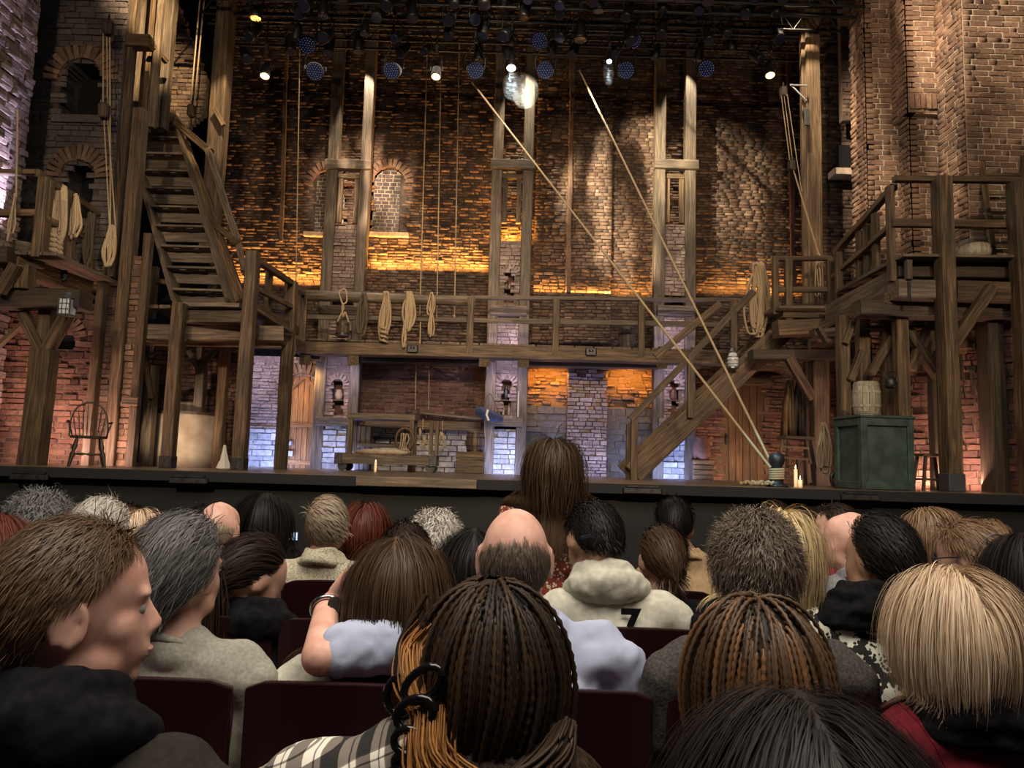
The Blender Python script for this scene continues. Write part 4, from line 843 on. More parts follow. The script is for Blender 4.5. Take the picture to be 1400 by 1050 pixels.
# lanterns
def lantern(p, s, lab, round_=False):
    t = thing('lantern', lab, 'lantern', p)
    if round_:
        bm = bmesh.new(); lathe(bm, [(.055*s,0),(.075*s,.03*s),(.08*s,.12*s),(.055*s,.19*s),(.05*s,.2*s)], 14); bm_obj('lantern_glass', bm, 'glass', t, Matrix.Translation(p), True)
        for zz in (.04, .09, .14): bm = bmesh.new(); lathe(bm, [(.085*s,zz*s),(.085*s,(zz+.008)*s)], 14); bm_obj('guard_ring', bm, 'tin', t, Matrix.Translation(p))
        bm = bmesh.new(); lathe(bm, [(.05*s,.2*s),(.055*s,.22*s),(.03*s,.27*s),(.01*s,.28*s)], 12); bm_obj('cap', bm, 'tin', t, Matrix.Translation(p))
        bm = bmesh.new(); lathe(bm, [(.08*s,-.02*s),(.08*s,.0)], 12); bm_obj('base', bm, 'tin', t, Matrix.Translation(p))
    else:
        bm = bmesh.new(); add_box(bm, (0,0,.12*s), (.15*s,.15*s,.22*s), None, .004); bm_obj('lantern_glass', bm, 'glass', t, Matrix.Translation(p))
        for a in (-1, 1):
            for b in (-1, 1): box(t, 'corner_bar', p+Vector((a*.08*s, b*.08*s, .12*s)), (.014,.014,.24*s), 'tin', bevel=0)
        for zz in (.08, .16):
            box(t, 'cross_bar', p+Vector((0,-.08*s,zz*s)), (.16*s,.01,.008), 'tin', bevel=0)
        for xx in (-.03, .03): box(t, 'muntin', p+Vector((xx*s,-.08*s,.12*s)), (.008,.01,.24*s), 'tin', bevel=0)
        bm = bmesh.new(); lathe(bm, [(.12*s,.24*s),(.05*s,.30*s),(.04*s,.33*s)], 4); bm_obj('roof', bm, 'tin', t, Matrix.Translation(p)); box(t, 'base', p, (.18*s,.18*s,.02), 'tin')
    rope('lantern_ring', [p+Vector((.03*s*math.cos(a), 0, .33*s+.03*s*math.sin(a))) for a in [i*math.pi/4 for i in range(9)]], .004, 'tin', t, 2, 5)
    return t
lantern(P(91, 431, 9.25), .85, 'square glazed lantern hanging from the left balcony beam'); lantern(P(1002, 502, 12.2), 1.15, 'round caged lantern hanging under the stair handrail', True)
lantern(P(204, 482, 11.3), .7, 'tiny pale lantern hanging between left column and cistern')
# windsor chair
def windsor(p, s, yaw, lab):
    t = thing('windsor_chair', lab, 'chair', p); R = Matrix.Translation(p) @ Matrix.Rotation(yaw, 4, 'Z')
    W = lambda x, y, z: R @ Vector((x*s, y*s, z*s))
    bm = bmesh.new(); V = [(math.cos(a)*.24*(1-.1*math.sin(a)), math.sin(a)*.22) for a in [i*math.pi/10 for i in range(20)]]
    lo = [bm.verts.new((x*s, y*s, .42*s)) for x, y in V]; hi = [bm.verts.new((x*1.05*s, y*1.05*s, .455*s)) for x, y in V]
    bm.faces.new(lo[::-1]); bm.faces.new(hi)
    for i in range(20): bm.faces.new((lo[i], lo[(i+1) % 20], hi[(i+1) % 20], hi[i]))
    bm_obj('seat', bm, 'wood_dark', t, R)
    def turned(name, a, b, r=.017):
        n = 9; pts = [a.lerp(b, i/n) for i in range(n+1)]; rr = np.array([.7,1,1.3,1.5,.8,1.5,1.3,1.1,.9,.7])*r*s
        Vv, Fq = tubes([np.array([tuple(q) for q in pts])], [rr], 8); mesh_obj(name, from_np(name, Vv, Fq, True), 'wood_dark', t)
    legs = []
    for sx in (-1, 1):
        for sy in (-1, 1): a, b = W(sx*.15, sy*.14, .42), W(sx*.23, sy*.22, 0); turned('leg', a, b, .02); legs.append(a.lerp(b, .55))
    turned('stretcher', legs[0], legs[1], .014); turned('stretcher', legs[2], legs[3], .014); turned('stretcher', (legs[0]+legs[1])/2, (legs[2]+legs[3])/2, .014)
    hoop = []
    for i in range(17):
        a = math.pi*i/16; hoop.append(W(-math.cos(a)*.25*(1+.12*math.sin(a)), .17+.13*math.sin(a), .45+.52*math.sin(a)**.75 if 0 < i < 16 else .45))
    Vv, Fq = tubes([catmull(hoop, 2)], .014*s, 6); mesh_obj('back_hoop', from_np('back_hoop', Vv, Fq, True), 'wood_dark', t)
    for i in range(8):
        x = -.19+.38*i/7; tx = x*1.15; zz = .45+.5*math.sqrt(max(.05, 1-(tx/.29)**2)); 
        turned('spindle', W(x*.85, .16, .45), W(tx, .17+.12*(zz-.45)/.52, zz), .007)
    for sx in (-1, 1):
        pts = [W(sx*.26, .22, .66), W(sx*.29, .1, .665), W(sx*.28, -.1, .66)]; Vv, Fq = tubes([catmull(pts, 4)], .016*s, 6); mesh_obj('armrest', from_np('armrest', Vv, Fq, True), 'wood_dark', t)
        turned('arm_post', W(sx*.22, -.06, .45), W(sx*.28, -.08, .66), .01)
    return t
p = P(118, 638, 9.1); p.z = 0; windsor(p, .80, .55, 'dark windsor chair with spindle back standing at stage left')
# ================================================================ STAGE PROPS
def at0(x, y, Y): q = P(x, y, Y); q.z = 0; return q
# work table
p = at0(532, 640, 15.2); T = thing('work_table', 'long plain table behind the low cart under the gallery', 'table', p)
zt = P(530, 571, 15.2).z; X0 = P(480, 571, 15.2).x; X1 = P(570, 571, 15.2).x
box(T, 'table_top', ((X0+X1)/2, 15.2, zt), (X1-X0, .6, .11), 'wood_grey')
for X in (X0+.05, X1-.06):
    for dy in (-.24, .24): beam(T, 'leg', (X, 15.2+dy, 0), (X, 15.2+dy, zt-.05), .09, .09, 'wood')
beam(T, 'stretcher', (X0+.1, 15.4, .5), (X1-.1, 15.4, .5), .08, .05, 'wood')
# shelf rail along the wall
T = thing('wall_shelf', 'long low shelf board along the wall behind the cart', 'shelf', P(590, 580, 16.3)); bar(T, 'shelf_board', 500, 578, 16.3, 664, 584, 16.3, 13, .12, 'wood'); bar(T, 'shelf_top', 575, 565, 16.25, 664, 574, 16.25, 3, .3, 'wood_grey')
for x, l in ((556, 'first from left'), (572, 'second from left'), (583, 'third from left'), (607, 'fourth from left'), (629, 'rightmost')):
    q = P(x, 573 if x > 575 else 568, 16.15); bottle(q, .14, 'small dark bottle on the wall shelf, %s' % l, 'black_metal')
# cart
p = at0(532, 642, 14.3); T = thing('low_cart', 'low timber cart with iron wheels on the stage centre left', 'cart', p); CY = 14.3
X0 = P(464, 628, CY).x; X1 = P(598, 628, CY).x; zc = P(530, 629, CY).z
box(T, 'front_board', ((X0+X1)/2, CY-.3, zc), (X1-X0, .07, .17), 'wood_grey'); box(T, 'back_board', ((X0+X1)/2, CY+.3, zc), (X1-X0, .07, .17), 'wood')
for i in range(12): box(T, 'plank', (X0+(X1-X0)*(i+.5)/12, CY, zc+.09), ((X1-X0)/12*.92, .66, .03), 'wood')
for s in (0, 1):
    box(T, 'iron_corner', ((X0+.05, X1-.05)[s], CY-.34, zc), (.14, .02, .2), 'iron')
    for dy in (-.28, .28):
        q = Vector(((X0+.12, X1-.1)[s], CY+dy, .085)); bm = bmesh.new(); lathe(bm, [(.085,-.02),(.085,.02)], 16); bmesh.ops.rotate(bm, cent=(0,0,0), matrix=Matrix.Rotation(math.pi/2, 3, 'X'), verts=bm.verts); w = bm_obj('wheel', bm, 'black_metal', T, Matrix.Translation(q)); box(T, 'wheel_fork', q+Vector((0,0,.08)), (.05,.08,.12), 'iron')
for x in (589, 597): post(T, x, 610, 576, 5, CY, .08, 'wood', ybot=622)
q = P(515, 620, CY); bm = bmesh.new(); lathe(bm, [(.3,0),(.33,.05),(.2,.09),(.02,.1)], 16); bmesh.ops.scale(bm, vec=(1.6,.8,1), verts=bm.verts); tag(bm_obj('folded_sack', bm, 'plaster', None, Matrix.Translation((q.x+.1, CY, zc+.105)), True), 'flat pale sack lying on the low cart', 'sack')
# crate and upright box left of table
q = at0(490, 640, 15.6); T = thing('slatted_box', 'dark upright slatted box under the left end of the table', 'box', q)
for i in range(5): box(T, 'slat', q+Vector((-.2+i*.1, -.18, .45)), (.092, .03, .88), 'wood_dark')
box(T, 'box_body', q+Vector((0, .0, .44)), (.46, .3, .86), 'wood_dark')
# hanging items on the table edge
def onions(x, y, Y, n, lab, m='rope'):
    q = P(x, y, Y); t = thing('hanging_bunch', lab, 'bunch', q); rr = random.Random(x)
    beam(t, 'hook_string', q+Vector((0,0,.0)), q+Vector((0,0,.22)), .012, .012, 'rope')
    for i in range(n):
        c = q+Vector((rr.uniform(-.05,.05), rr.uniform(-.03,.03), -rr.uniform(0,.3))); V_, F_ = tubes([catmull([c+Vector((0,0,.05)), c+Vector((rr.uniform(-.03,.03),0,0)), c+Vector((rr.uniform(-.05,.05),0,-.08))], 3)], .017, 6, lambda s: .4+np.sin(np.pi*s)); mesh_obj('bundle', from_np('bundle', V_, F_, True), m, t)
onions(578, 588, 15.0, 9, 'dried bunch hanging right of the table'); onions(605, 590, 15.3, 7, 'small dried bunch hanging from the shelf post')
q = P(553, 601, 14.85); T = thing('hanging_tack', 'leather oval tack with pale straps hanging from the table edge', 'harness', q)
V_, F_ = tubes([np.array([(q.x+.17*math.sin(a), q.y, q.z+.22*math.cos(a)) for a in np.linspace(0, 6.283, 21)])], .022, 6); mesh_obj('leather_loop', from_np('leather_loop', V_, F_, True), 'wood_brown', T)
for k in range(5): a = q+Vector((-.06+.03*k, -.02, .12)); V_, F_ = tubes([catmull([a, a+Vector((.03*math.sin(k*2), -.02, -.12)), a+Vector((-.02, 0, -.26)), a+Vector((-.06+.03*k, 0, -.36))], 4)], .011, 5); mesh_obj('strap', from_np('strap', V_, F_, True), 'rope', T)
V_, F_ = tubes([catmull([q+Vector((.0,0,-.2)), q+Vector((.02,0,-.3)), q+Vector((-.05,0,-.36)), q+Vector((-.1,0,-.3))], 5)], .014, 6); mesh_obj('hook', from_np('hook', V_, F_, True), 'rope', T)
candle(at0(513, 646, 13.6), .16, .02, 'single lit candle standing before the low cart')
# barrel and crate by second tower
q = at0(643, 648, 15.4); T = thing('wooden_crate', 'square wooden crate under the small barrel', 'crate', q)
for k in range(3):
    for s in (-1, 1): box(T, 'side_board', q+Vector((0, s*.24, .07+k*.13)), (.56, .03, .12), 'wood_dark' if s > 0 else 'wood')
    for s in (-1, 1): box(T, 'end_board', q+Vector((s*.27, 0, .07+k*.13)), (.03, .46, .12), 'wood_dark')
box(T, 'crate_lid', q+Vector((0,0,.405)), (.58,.52,.03), 'wood')
barrel('barrel', q+Vector((.08,0,.42)), .42, .19, 'wood', 'small pale wooden barrel on the crate by the middle tower')
# rifle wrapped in navy cloth
q = P(668, 569, 15.3); T = thing('navy_bundle', 'dark blue cloth bundle with white band hanging before the middle tower', 'bundle', q)
V_, F_ = tubes([np.array([tuple(P(x, y, 15.3)) for x, y in ((650, 560), (658, 563), (668, 567), (679, 571), (688, 574))])], [np.array([.07,.10,.10,.09,.05])], 10); mesh_obj('cloth_roll', from_np('cloth_roll', V_, F_, True), 'navy', T)
V_, F_ = tubes([np.array([tuple(P(667+dx, 567+dy, 15.2)) for dx, dy in ((0,-7),(-2,0),(1,8))])], .025, 6); mesh_obj('white_band', from_np('white_band', V_, F_, True), 'white', T)
rope('bundle_sling', [P(660, 563, 15.25), P(670, 538, 15.4), P(684, 571, 15.25)], .01, 'rope_dark', T)
tag(beam(None, 'hanging_rapier', P(708, 570, 15.5), P(709, 535, 15.5), .03, .03, 'tin'), 'thin rapier hanging beside the middle tower niche', 'sword')
# coat rack things right: stacked chairs/table, cloths
q = at0(1087, 652, 11.5); T = thing('open_stool', 'tall open wooden stool frame beside the candles', 'stool', q); Xc = q.x
SYY = 11.5
z0 = P(1087, 598, SYY).z
for x0, x1 in ((1070, 1066), (1102, 1108)): bar(T, 'leg', x0, 600, SYY, x1, 634, SYY, 3.5, .04, 'wood'); bar(T, 'leg', x0+8, 600, SYY+.4, x1+10, 640, SYY+.4, 3.5, .04, 'wood')
bar(T, 'seat_rail', 1068, 598, SYY, 1106, 600, SYY, 4, .4, 'wood'); bar(T, 'stretcher', 1068, 611, SYY, 1106, 613, SYY, 3, .04, 'wood'); bar(T, 'stretcher', 1067, 625, SYY, 1106, 628, SYY, 3, .04, 'wood')
for x in (1092, 1103): bar(T, 'tall_leg', x, 628, SYY+.2, x+3, 660, SYY+.2, 6, .07, 'wood')
for i, (x, w, lab, m) in enumerate(((1079, 14, 'long brown leather coat hanging under the mid platform brace', 'wood_brown'), (1092, 14, 'dark cloth hanging behind the open stool', 'wood_dark'))):
    X = P(x, 560, 12.6).x; zt, zb = P(x, 520, 12.6).z, P(x, 596, 12.6).z; V = []; nx, nz = 9, 7
    for a in range(nz):
        for b in range(nx): f = b/(nx-1)-.5; V.append((X+f*w*12.6/F_PX*(.45+.7*a/(nz-1)), 12.6+.05*math.sin(b*2.4+a*.3), zt+(zb-zt)*a/(nz-1)))
    Fc = [[a*nx+b, a*nx+b+1, (a+1)*nx+b+1, (a+1)*nx+b] for a in range(nz-1) for b in range(nx-1)]
    o = mesh_obj('hanging_coat', from_np('hanging_coat', V, Fc, True), m); sm = o.modifiers.new('thick', 'SOLIDIFY'); sm.thickness = .04; tag(o, lab, 'coat')
candle(at0(1088, 662, 9.6), .22, .022, 'taller lit candle right of the bollard'); candle(at0(1094, 664, 9.5), .09, .026, 'short lit candle right of the bollard')
# small crates beside the plank door
q = at0(960, 655, 15.6); T = thing('low_shelf_box', 'low dark slatted box left of the plank door', 'box', q)
for k in range(4): box(T, 'slat', q+Vector((0,-.1,.06+k*.1)), (.42,.03,.08), 'wood_brown')
box(T, 'box_body', q+Vector((0,.08,.2)), (.4,.3,.4), 'wood_dark'); bm = bmesh.new(); lathe(bm, [(.14,0),(.18,.15),(.17,.3),(.12,.42),(.14,.45)], 14); tag(bm_obj('clay_pot', bm, 'brick_red', None, Matrix.Translation(q+Vector((0,.05,.41))), True), 'dark clay pot on the slatted box left of the plank door', 'pot')
# green crate
q = at0(1195, 668, 9.25); T = thing('green_crate', 'tall worn green panelled crate at stage right', 'crate', q); W, H, D = .66, .84, .6
rot = Matrix.Rotation(.12, 3, 'Z')
def gb(n, c, s, m='green'): box(T, n, q+rot@Vector(c), s, m, rot)
gb('crate_body', (0, 0, H/2), (W-.06, D-.06, H-.04))
for sx in (-1, 1):
    for sy in (-1, 1): gb('corner_post', (sx*(W/2-.04), sy*(D/2-.04), H/2), (.08, .08, H))
for zz in (.05, H-.05):
    for sy in (-1, 1): gb('cross_board', (0, sy*(D/2-.02), zz), (W-.1, .045, .09))
    for sx in (-1, 1): gb('side_board', (sx*(W/2-.02), 0, zz), (.045, D-.1, .09))
gb('crate_lid', (0, 0, H+.012), (W+.03, D+.03, .03))
barrel('keg', q+Vector((-.07,0,H+.03)), .42, .165, 'keg', 'pale bleached keg standing on the green crate', 'keg')
q2 = P(1218, 531, 9.8); T = thing('iron_lamp', 'small dark iron lamp fixed on the post right of the keg', 'lamp', q2); bm = bmesh.new(); lathe(bm, [(.05,0),(.08,.03),(.06,.12),(.02,.16)], 10); bm_obj('lamp_body', bm, 'iron', T, Matrix.Translation(q2), True); rope('lamp_handle', [q2+Vector((-.07,0,.05)), q2+Vector((-.08,0,.2)), q2+Vector((.08,0,.2)), q2+Vector((.07,0,.05))], .008, 'iron', T)
q = at0(1147, 662, 9.6); T = thing('barrow', 'black iron-wheeled hand barrow end on the floor left of the green crate', 'wheel', q+Vector((0,0,.11)))
V_, F_ = tubes([np.array([(q.x+.10*math.sin(a), q.y, .11+.10*math.cos(a)) for a in np.linspace(0, 6.283, 25)])], .02, 6); mesh_obj('tyre', from_np('tyre', V_, F_, True), 'black_metal', T)
for k in range(5): a = k*math.pi*2/5; beam(T, 'spoke', (q.x, q.y, .11), (q.x+.1*math.sin(a), q.y, .11+.1*math.cos(a)), .02, .02, 'iron')
# stool right
q = at0(1273, 668, 9.9); T = thing('wooden_stool', 'plain wooden stool behind the big right post', 'stool', q); h = .45
box(T, 'seat', q+Vector((0,0,h)), (.30,.28,.035), 'wood')
for sx in (-1, 1):
    for sy in (-1, 1): beam(T, 'leg', q+Vector((sx*.17, sy*.13, 0)), q+Vector((sx*.11, sy*.1, h)), .035, .035, 'wood')
    beam(T, 'stretcher', q+Vector((sx*.155, -.12, .14)), q+Vector((sx*.155, .12, .14)), .025, .025, 'wood')
beam(T, 'stretcher', q+Vector((-.155,-.12,.14)), q+Vector((.155,-.12,.14)), .03, .025, 'wood')
# tools on the low right wall
for i, (x, y0, y1, lab) in enumerate(((1313, 478, 520, 'short wooden mallet hanging on the rose-lit right wall'), (1327, 500, 540, 'thin iron tool hanging right of the mallet'), (1336, 470, 500, 'dark iron hook tool left of the dark post'))):
    T = thing('hanging_tool', lab, 'tool', P(x, y1, 10.3)); bar(T, 'handle', x, y0, 10.2, x+3, y1, 10.2, 3, .03, 'wood_dark'); bar(T, 'tool_head', x-7, y0+3, 10.2, x+7, y0+3, 10.2, 6, .05, 'iron' if i else 'wood_brown')
# ================================================================ LIGHTING RIG
RY = 12.5
for i, (y, Y) in enumerate(((60, 13.2), (30, 12.4), (-5, 11.6))):
    T = thing('lighting_truss', ['rearmost black lighting truss across the top', 'middle black lighting truss across the top', 'front black lighting truss across the top'][i], 'truss', P(700, y, Y))
    a = P(700, y, Y); zz = a.z
    for dy, dz in ((0, 0), (.3, 0), (0, .3), (.3, .3)):
        V_, F_ = tubes([np.array([(-5.5, Y+dy, zz+dz), (5.5, Y+dy, zz+dz)])], .025, 6); mesh_obj('chord', from_np('chord', V_, F_, True), 'black_metal', T)
    segs = []
    for k in range(28): xx = -5.5+k*.39; segs.append(np.array([(xx, Y, zz), (xx+.2, Y, zz+.3)])); segs.append(np.array([(xx+.2, Y, zz+.3), (xx+.39, Y, zz)]))
    V_, F_ = tubes(segs, .012, 4); mesh_obj('lattice', from_np('lattice', V_, F_), 'black_metal', T)['kind'] = 'stuff'
BATT = []
for y, Y, l in ((28, 12.9, 'lowest'), (-2, 12.2, 'second'), (-30, 11.8, 'third'), (-50, 11.5, 'topmost'), (38, 12.6, 'rearmost low')):
    zz = P(700, y, Y).z; BATT.append((zz, Y)); V_, F_ = tubes([np.array([(-5.4, Y, zz), (5.4, Y, zz)])], .024, 6); tag(mesh_obj('lighting_batten', from_np('lighting_batten', V_, F_, True), 'black_metal'), '%s black pipe batten carrying stage lights' % l, 'batten')
def fixture(x, y, Y, kind, lab, tilt=0.2, pan=0.0, s=1.0):
    p = P(x, y, Y); t = thing('stage_light', lab, 'stage light', p, None)
    R = Matrix.Translation(p) @ Matrix.Rotation(pan, 4, 'Z') @ Matrix.Rotation(tilt, 4, 'X')     # barrel looks down -Z
    bm = bmesh.new(); r = .15*s if kind == 'led' else .10*s
    lathe(bm, [(r,0),(r*1.02,.04*s),(r*.85,.2*s),(r*.6,.34*s),(r*.2,.38*s)], 16); lb_ = bm_obj('lamp_body', bm, 'black_metal', t, R, True)
    bm = bmesh.new()
    if kind == 'led':
        lathe(bm, [(r*.93,-.005),(r*.93,.01)], 18); ln_ = bm_obj('lens', bm, 'lens', t, R)
        bm = bmesh.new(); 
        for ring, n in ((0, 1), (.28, 6), (.55, 12), (.8, 18)):
            for k in range(n):
                a = 2*math.pi*k/n; bmesh.ops.create_icosphere(bm, subdivisions=1, radius=.0045*s, matrix=Matrix.Translation((ring*r*math.cos(a), ring*r*math.sin(a), -.01)))
        o = bm_obj('led_array', bm, 'led', ln_, R); o['kind'] = 'stuff'
    else:
        lathe(bm, [(r*.9,-.004),(r*.9,.01)], 16); bm_obj('lens', bm, {'warm': 'lampwarm', 'white': 'lampwhite'}.get(kind, 'lens'), lb_, R)
    yk = [R @ Vector((-r*1.15,0,.15*s)), R @ Vector((-r*1.2,0,.15*s))+Vector((0,0,.2*s)), p+Vector((0,0,.52*s)), R @ Vector((r*1.2,0,.15*s))+Vector((0,0,.2*s)), R @ Vector((r*1.15,0,.15*s))]
    V_, F_ = tubes([np.array([tuple(v) for v in yk])], .014*s, 5); mesh_obj('yoke', from_np('yoke', V_, F_), 'black_metal', t)
    box(t, 'clamp', p+Vector((0,0,.6*s)), (.07*s,.09*s,.16*s), 'iron')
    bz = min((z_ for z_ in BATT if z_[0] > p.z+.55*s), default=None, key=lambda z_: z_[0]-p.z+abs(z_[1]-Y)*9)
    if bz: V_, F_ = tubes([np.array([(p.x, Y, p.z+.6*s), (p.x, bz[1], bz[0])])], .014, 5); mesh_obj('drop_rod', from_np('drop_rod', V_, F_), 'black_metal', t)
LED = [(430, 98), (535, 97), (650, 96), (745, 96), (966, 94), (420, 62), (738, 56), (866, 55), (856, 96)]
for i, (x, y) in enumerate(LED):
    fixture(x, y, 12.6, 'led', ['leftmost of the low blue-dotted lamps in the rig', 'blue-dotted lamp left of the three hanging ropes', 'blue-dotted lamp left of the bright white beam', 'blue-dotted lamp right of the bright white beam', 'rightmost low blue-dotted lamp in the rig', 'upper left faint dotted lamp in the rig', 'upper faint dotted lamp above the bright beam', 'upper faint dotted lamp right of centre in rig', 'dark dotted lamp below the rig right of centre'][i], -.95, random.uniform(-.3, .3))
for x, y, k, l in ((362, 104, 'warm', 'warm amber lamp at the left end of the rig'), (596, 105, 'warm', 'warm amber lamp above the three hanging ropes'), (1053, 103, 'warm', 'warm amber lamp at the right end of the rig'), (699, 93, 'white', 'bright white lamp over the middle tower'), (833, 84, 'white2', 'narrow white lamp right of the broad pilaster')):
    fixture(x, y, 12.6, 'white' if k == 'white2' else k, l, -.3, 0, .85 if k != 'white2' else .5)
rr = random.Random(5); n = 0
for row, (y, Y) in enumerate(((78, 12.9), (50, 12.2), (22, 11.8), (2, 11.5))):
    for k in range(15):
        x = 335+k*51+rr.uniform(-14, 14)+row*9
        if x > 1085: continue
        fixture(x, y+rr.uniform(-7, 7), Y, 'dark', 'unlit black stage light, %s from left in the %s row of the rig' % (['first','second','third','fourth','fifth','sixth','seventh','eighth','ninth','tenth','eleventh','twelfth','thirteenth','fourteenth','fifteenth'][k], ['lowest', 'second', 'third', 'top'][row]), -rr.uniform(-.3, .9), rr.uniform(-1, 1), rr.uniform(.75, 1.05))

hz = mat('stage_haze', (1,1,1)); nt = hz.node_tree; nt.nodes.remove(nt.nodes['Principled BSDF']); vs = nt.nodes.new('ShaderNodeVolumeScatter'); vs.inputs['Density'].default_value = .32; vs.inputs['Color'].default_value = (.9,.95,1,1); nt.links.new(vs.outputs[0], nt.nodes['Material Output'].inputs['Volume']); M['haze'] = hz
for x, y, r, h, l in ((700, 118, .17, .5, 'short bright shaft of haze under the white lamp'), (718, 125, .24, .6, 'faint puff of haze beside the middle tower head'), (832, 100, .10, .45, 'thin pale shaft of haze under the narrow white lamp')):
    bm = bmesh.new(); bmesh.ops.create_uvsphere(bm, u_segments=16, v_segments=10, radius=1); bmesh.ops.scale(bm, vec=(r, r, h/2), verts=bm.verts)
    tag(bm_obj('haze', bm, 'haze', None, Matrix.Translation(P(x, y, 12.6)), True), l, 'haze', None, 'stuff')
# ================================================================ AUDIENCE
def skin(name, c, c2):
    m = noisy(name, c, c2, .5, 30, .15, 0, .0015); b = m.node_tree.nodes['Principled BSDF']; b.inputs['Subsurface Weight'].default_value = .12; b.inputs['Subsurface Radius'].default_value = (.012,.005,.003); return m
M['skin'] = skin('fair_skin', (.60,.33,.24), (.70,.42,.31)); M['skin_pink'] = skin('ruddy_skin', (.66,.34,.25), (.80,.47,.36)); M['skin_brown'] = skin('brown_skin', (.20,.10,.06), (.27,.14,.085)); M['skin_tan'] = skin('tan_skin', (.42,.24,.15), (.52,.31,.21))
def hairmat(name, cols, rough=.5):
    m = mat(name, cols[0], rough); b = m.node_tree.nodes['Principled BSDF']; g = N(m, 'ShaderNodeNewGeometry')
    r = ramp(m, [(i/max(1, len(cols)-1), c) for i, c in enumerate(cols)]); L(m, g, 'Random Per Island', r, 0); L(m, r, 0, b, 'Base Color')
    b.inputs['Specular IOR Level'].default_value = .18 if cols[0][0] < .03 else .3; return m
M['h_black'] = hairmat('black_hair', [(.006,.005,.005),(.014,.011,.010),(.02,.015,.013)]); M['h_darkbrown'] = hairmat('dark_brown_hair', [(.012,.008,.006),(.035,.02,.012),(.022,.013,.009)])
M['h_brown'] = hairmat('brown_hair', [(.035,.018,.009),(.09,.05,.025),(.055,.03,.015),(.12,.07,.04)]); M['h_warmbrown'] = hairmat('warm_brown_hair', [(.06,.032,.015),(.13,.075,.037),(.085,.048,.024),(.17,.10,.055)])
M['h_grey'] = hairmat('grey_hair', [(.035,.033,.032),(.13,.125,.12),(.22,.21,.2),(.06,.055,.05)]); M['h_greybrown'] = hairmat('grey_brown_hair', [(.07,.05,.035),(.17,.13,.095),(.11,.08,.055),(.24,.19,.15)])
M['h_white'] = hairmat('white_hair', [(.5,.45,.38),(.68,.64,.57),(.4,.35,.29)]); M['h_blonde'] = hairmat('blonde_hair', [(.44,.29,.17),(.70,.52,.34),(.58,.41,.26),(.82,.67,.48)]); M['h_paleblonde'] = hairmat('pale_blonde_hair', [(.55,.38,.18),(.8,.66,.38),(.65,.48,.24)])
M['h_red'] = hairmat('auburn_hair', [(.07,.014,.008),(.16,.04,.02),(.10,.022,.012)]); M['h_ltbrown'] = hairmat('light_brown_hair', [(.14,.08,.04),(.28,.17,.09),(.20,.12,.065)]); M['h_sandy'] = hairmat('sandy_grey_hair', [(.22,.16,.10),(.38,.30,.21),(.30,.23,.155)])
M['h_blackbraid'] = hairmat('black_braids', [(.010,.007,.005),(.028,.016,.009),(.05,.028,.014),(.014,.009,.007)]); M['h_brownbraid'] = hairmat('brown_braids', [(.03,.018,.01),(.10,.055,.026),(.055,.03,.016),(.19,.085,.03)]); M['h_copper'] = hairmat('copper_hair', [(.22,.09,.02),(.40,.18,.05),(.12,.05,.015)])
def fab(n, a, b, sc=60, bs=.25): M[n] = noisy(n, a, b, .95, sc, bs); M[n].node_tree.nodes['Principled BSDF'].inputs['Specular IOR Level'].default_value = .12
fab('f_black', (.004,.004,.0045), (.009,.009,.010)); fab('f_charcoal', (.03,.028,.026), (.05,.047,.044)); fab('f_blazer', (.04,.036,.032), (.085,.076,.068), 160, .4); fab('f_greysweat', (.27,.26,.21), (.36,.345,.29), 120); fab('f_cream', (.52,.50,.40), (.62,.60,.50), 90); fab('f_hoodie', (.46,.44,.35), (.58,.56,.46), 50); fab('f_shirt', (.40,.44,.58), (.46,.50,.64), 12, .1)
fab('f_beige', (.30,.26,.17), (.62,.56,.42), 170, .5); fab('f_maroon', (.12,.012,.02), (.19,.02,.03)); fab('f_red', (.35,.03,.05), (.45,.05,.07)); fab('f_tan', (.36,.24,.13), (.44,.30,.17)); fab('f_grey', (.16,.16,.17), (.22,.22,.235)); fab('f_navy', (.015,.018,.03), (.03,.035,.05)); fab('f_jeans', (.03,.035,.05), (.06,.07,.1)); fab('f_pink', (.6,.45,.45), (.7,.55,.55)); fab('f_brownjacket', (.020,.017,.014), (.028,.024,.020), 90, .2)
def stripes(name, axis, sc, a, b, th=.5):
    m = mat(name, a, .9); bs = m.node_tree.nodes['Principled BSDF']; tc = N(m, 'ShaderNodeTexCoord'); sp = N(m, 'ShaderNodeSeparateXYZ'); L(m, tc, 'Object', sp, 0)
    mu = N(m, 'ShaderNodeMath', operation='MULTIPLY'); mu.inputs[1].default_value = sc; L(m, sp, axis, mu, 0); fr = N(m, 'ShaderNodeMath', operation='FRACT'); L(m, mu, 0, fr, 0)
    gt = N(m, 'ShaderNodeMath', operation='GREATER_THAN'); gt.inputs[1].default_value = th; L(m, fr, 0, gt, 0)
    mx = N(m, 'ShaderNodeMixRGB'); L(m, gt, 0, mx, 0); mx.inputs[1].default_value = (*a, 1); mx.inputs[2].default_value = (*b, 1); L(m, mx, 0, bs, 'Base Color'); return m
M['f_stripe'] = stripes('striped_knit', 2, 30, (.72,.70,.64), (.02,.02,.025), .72)
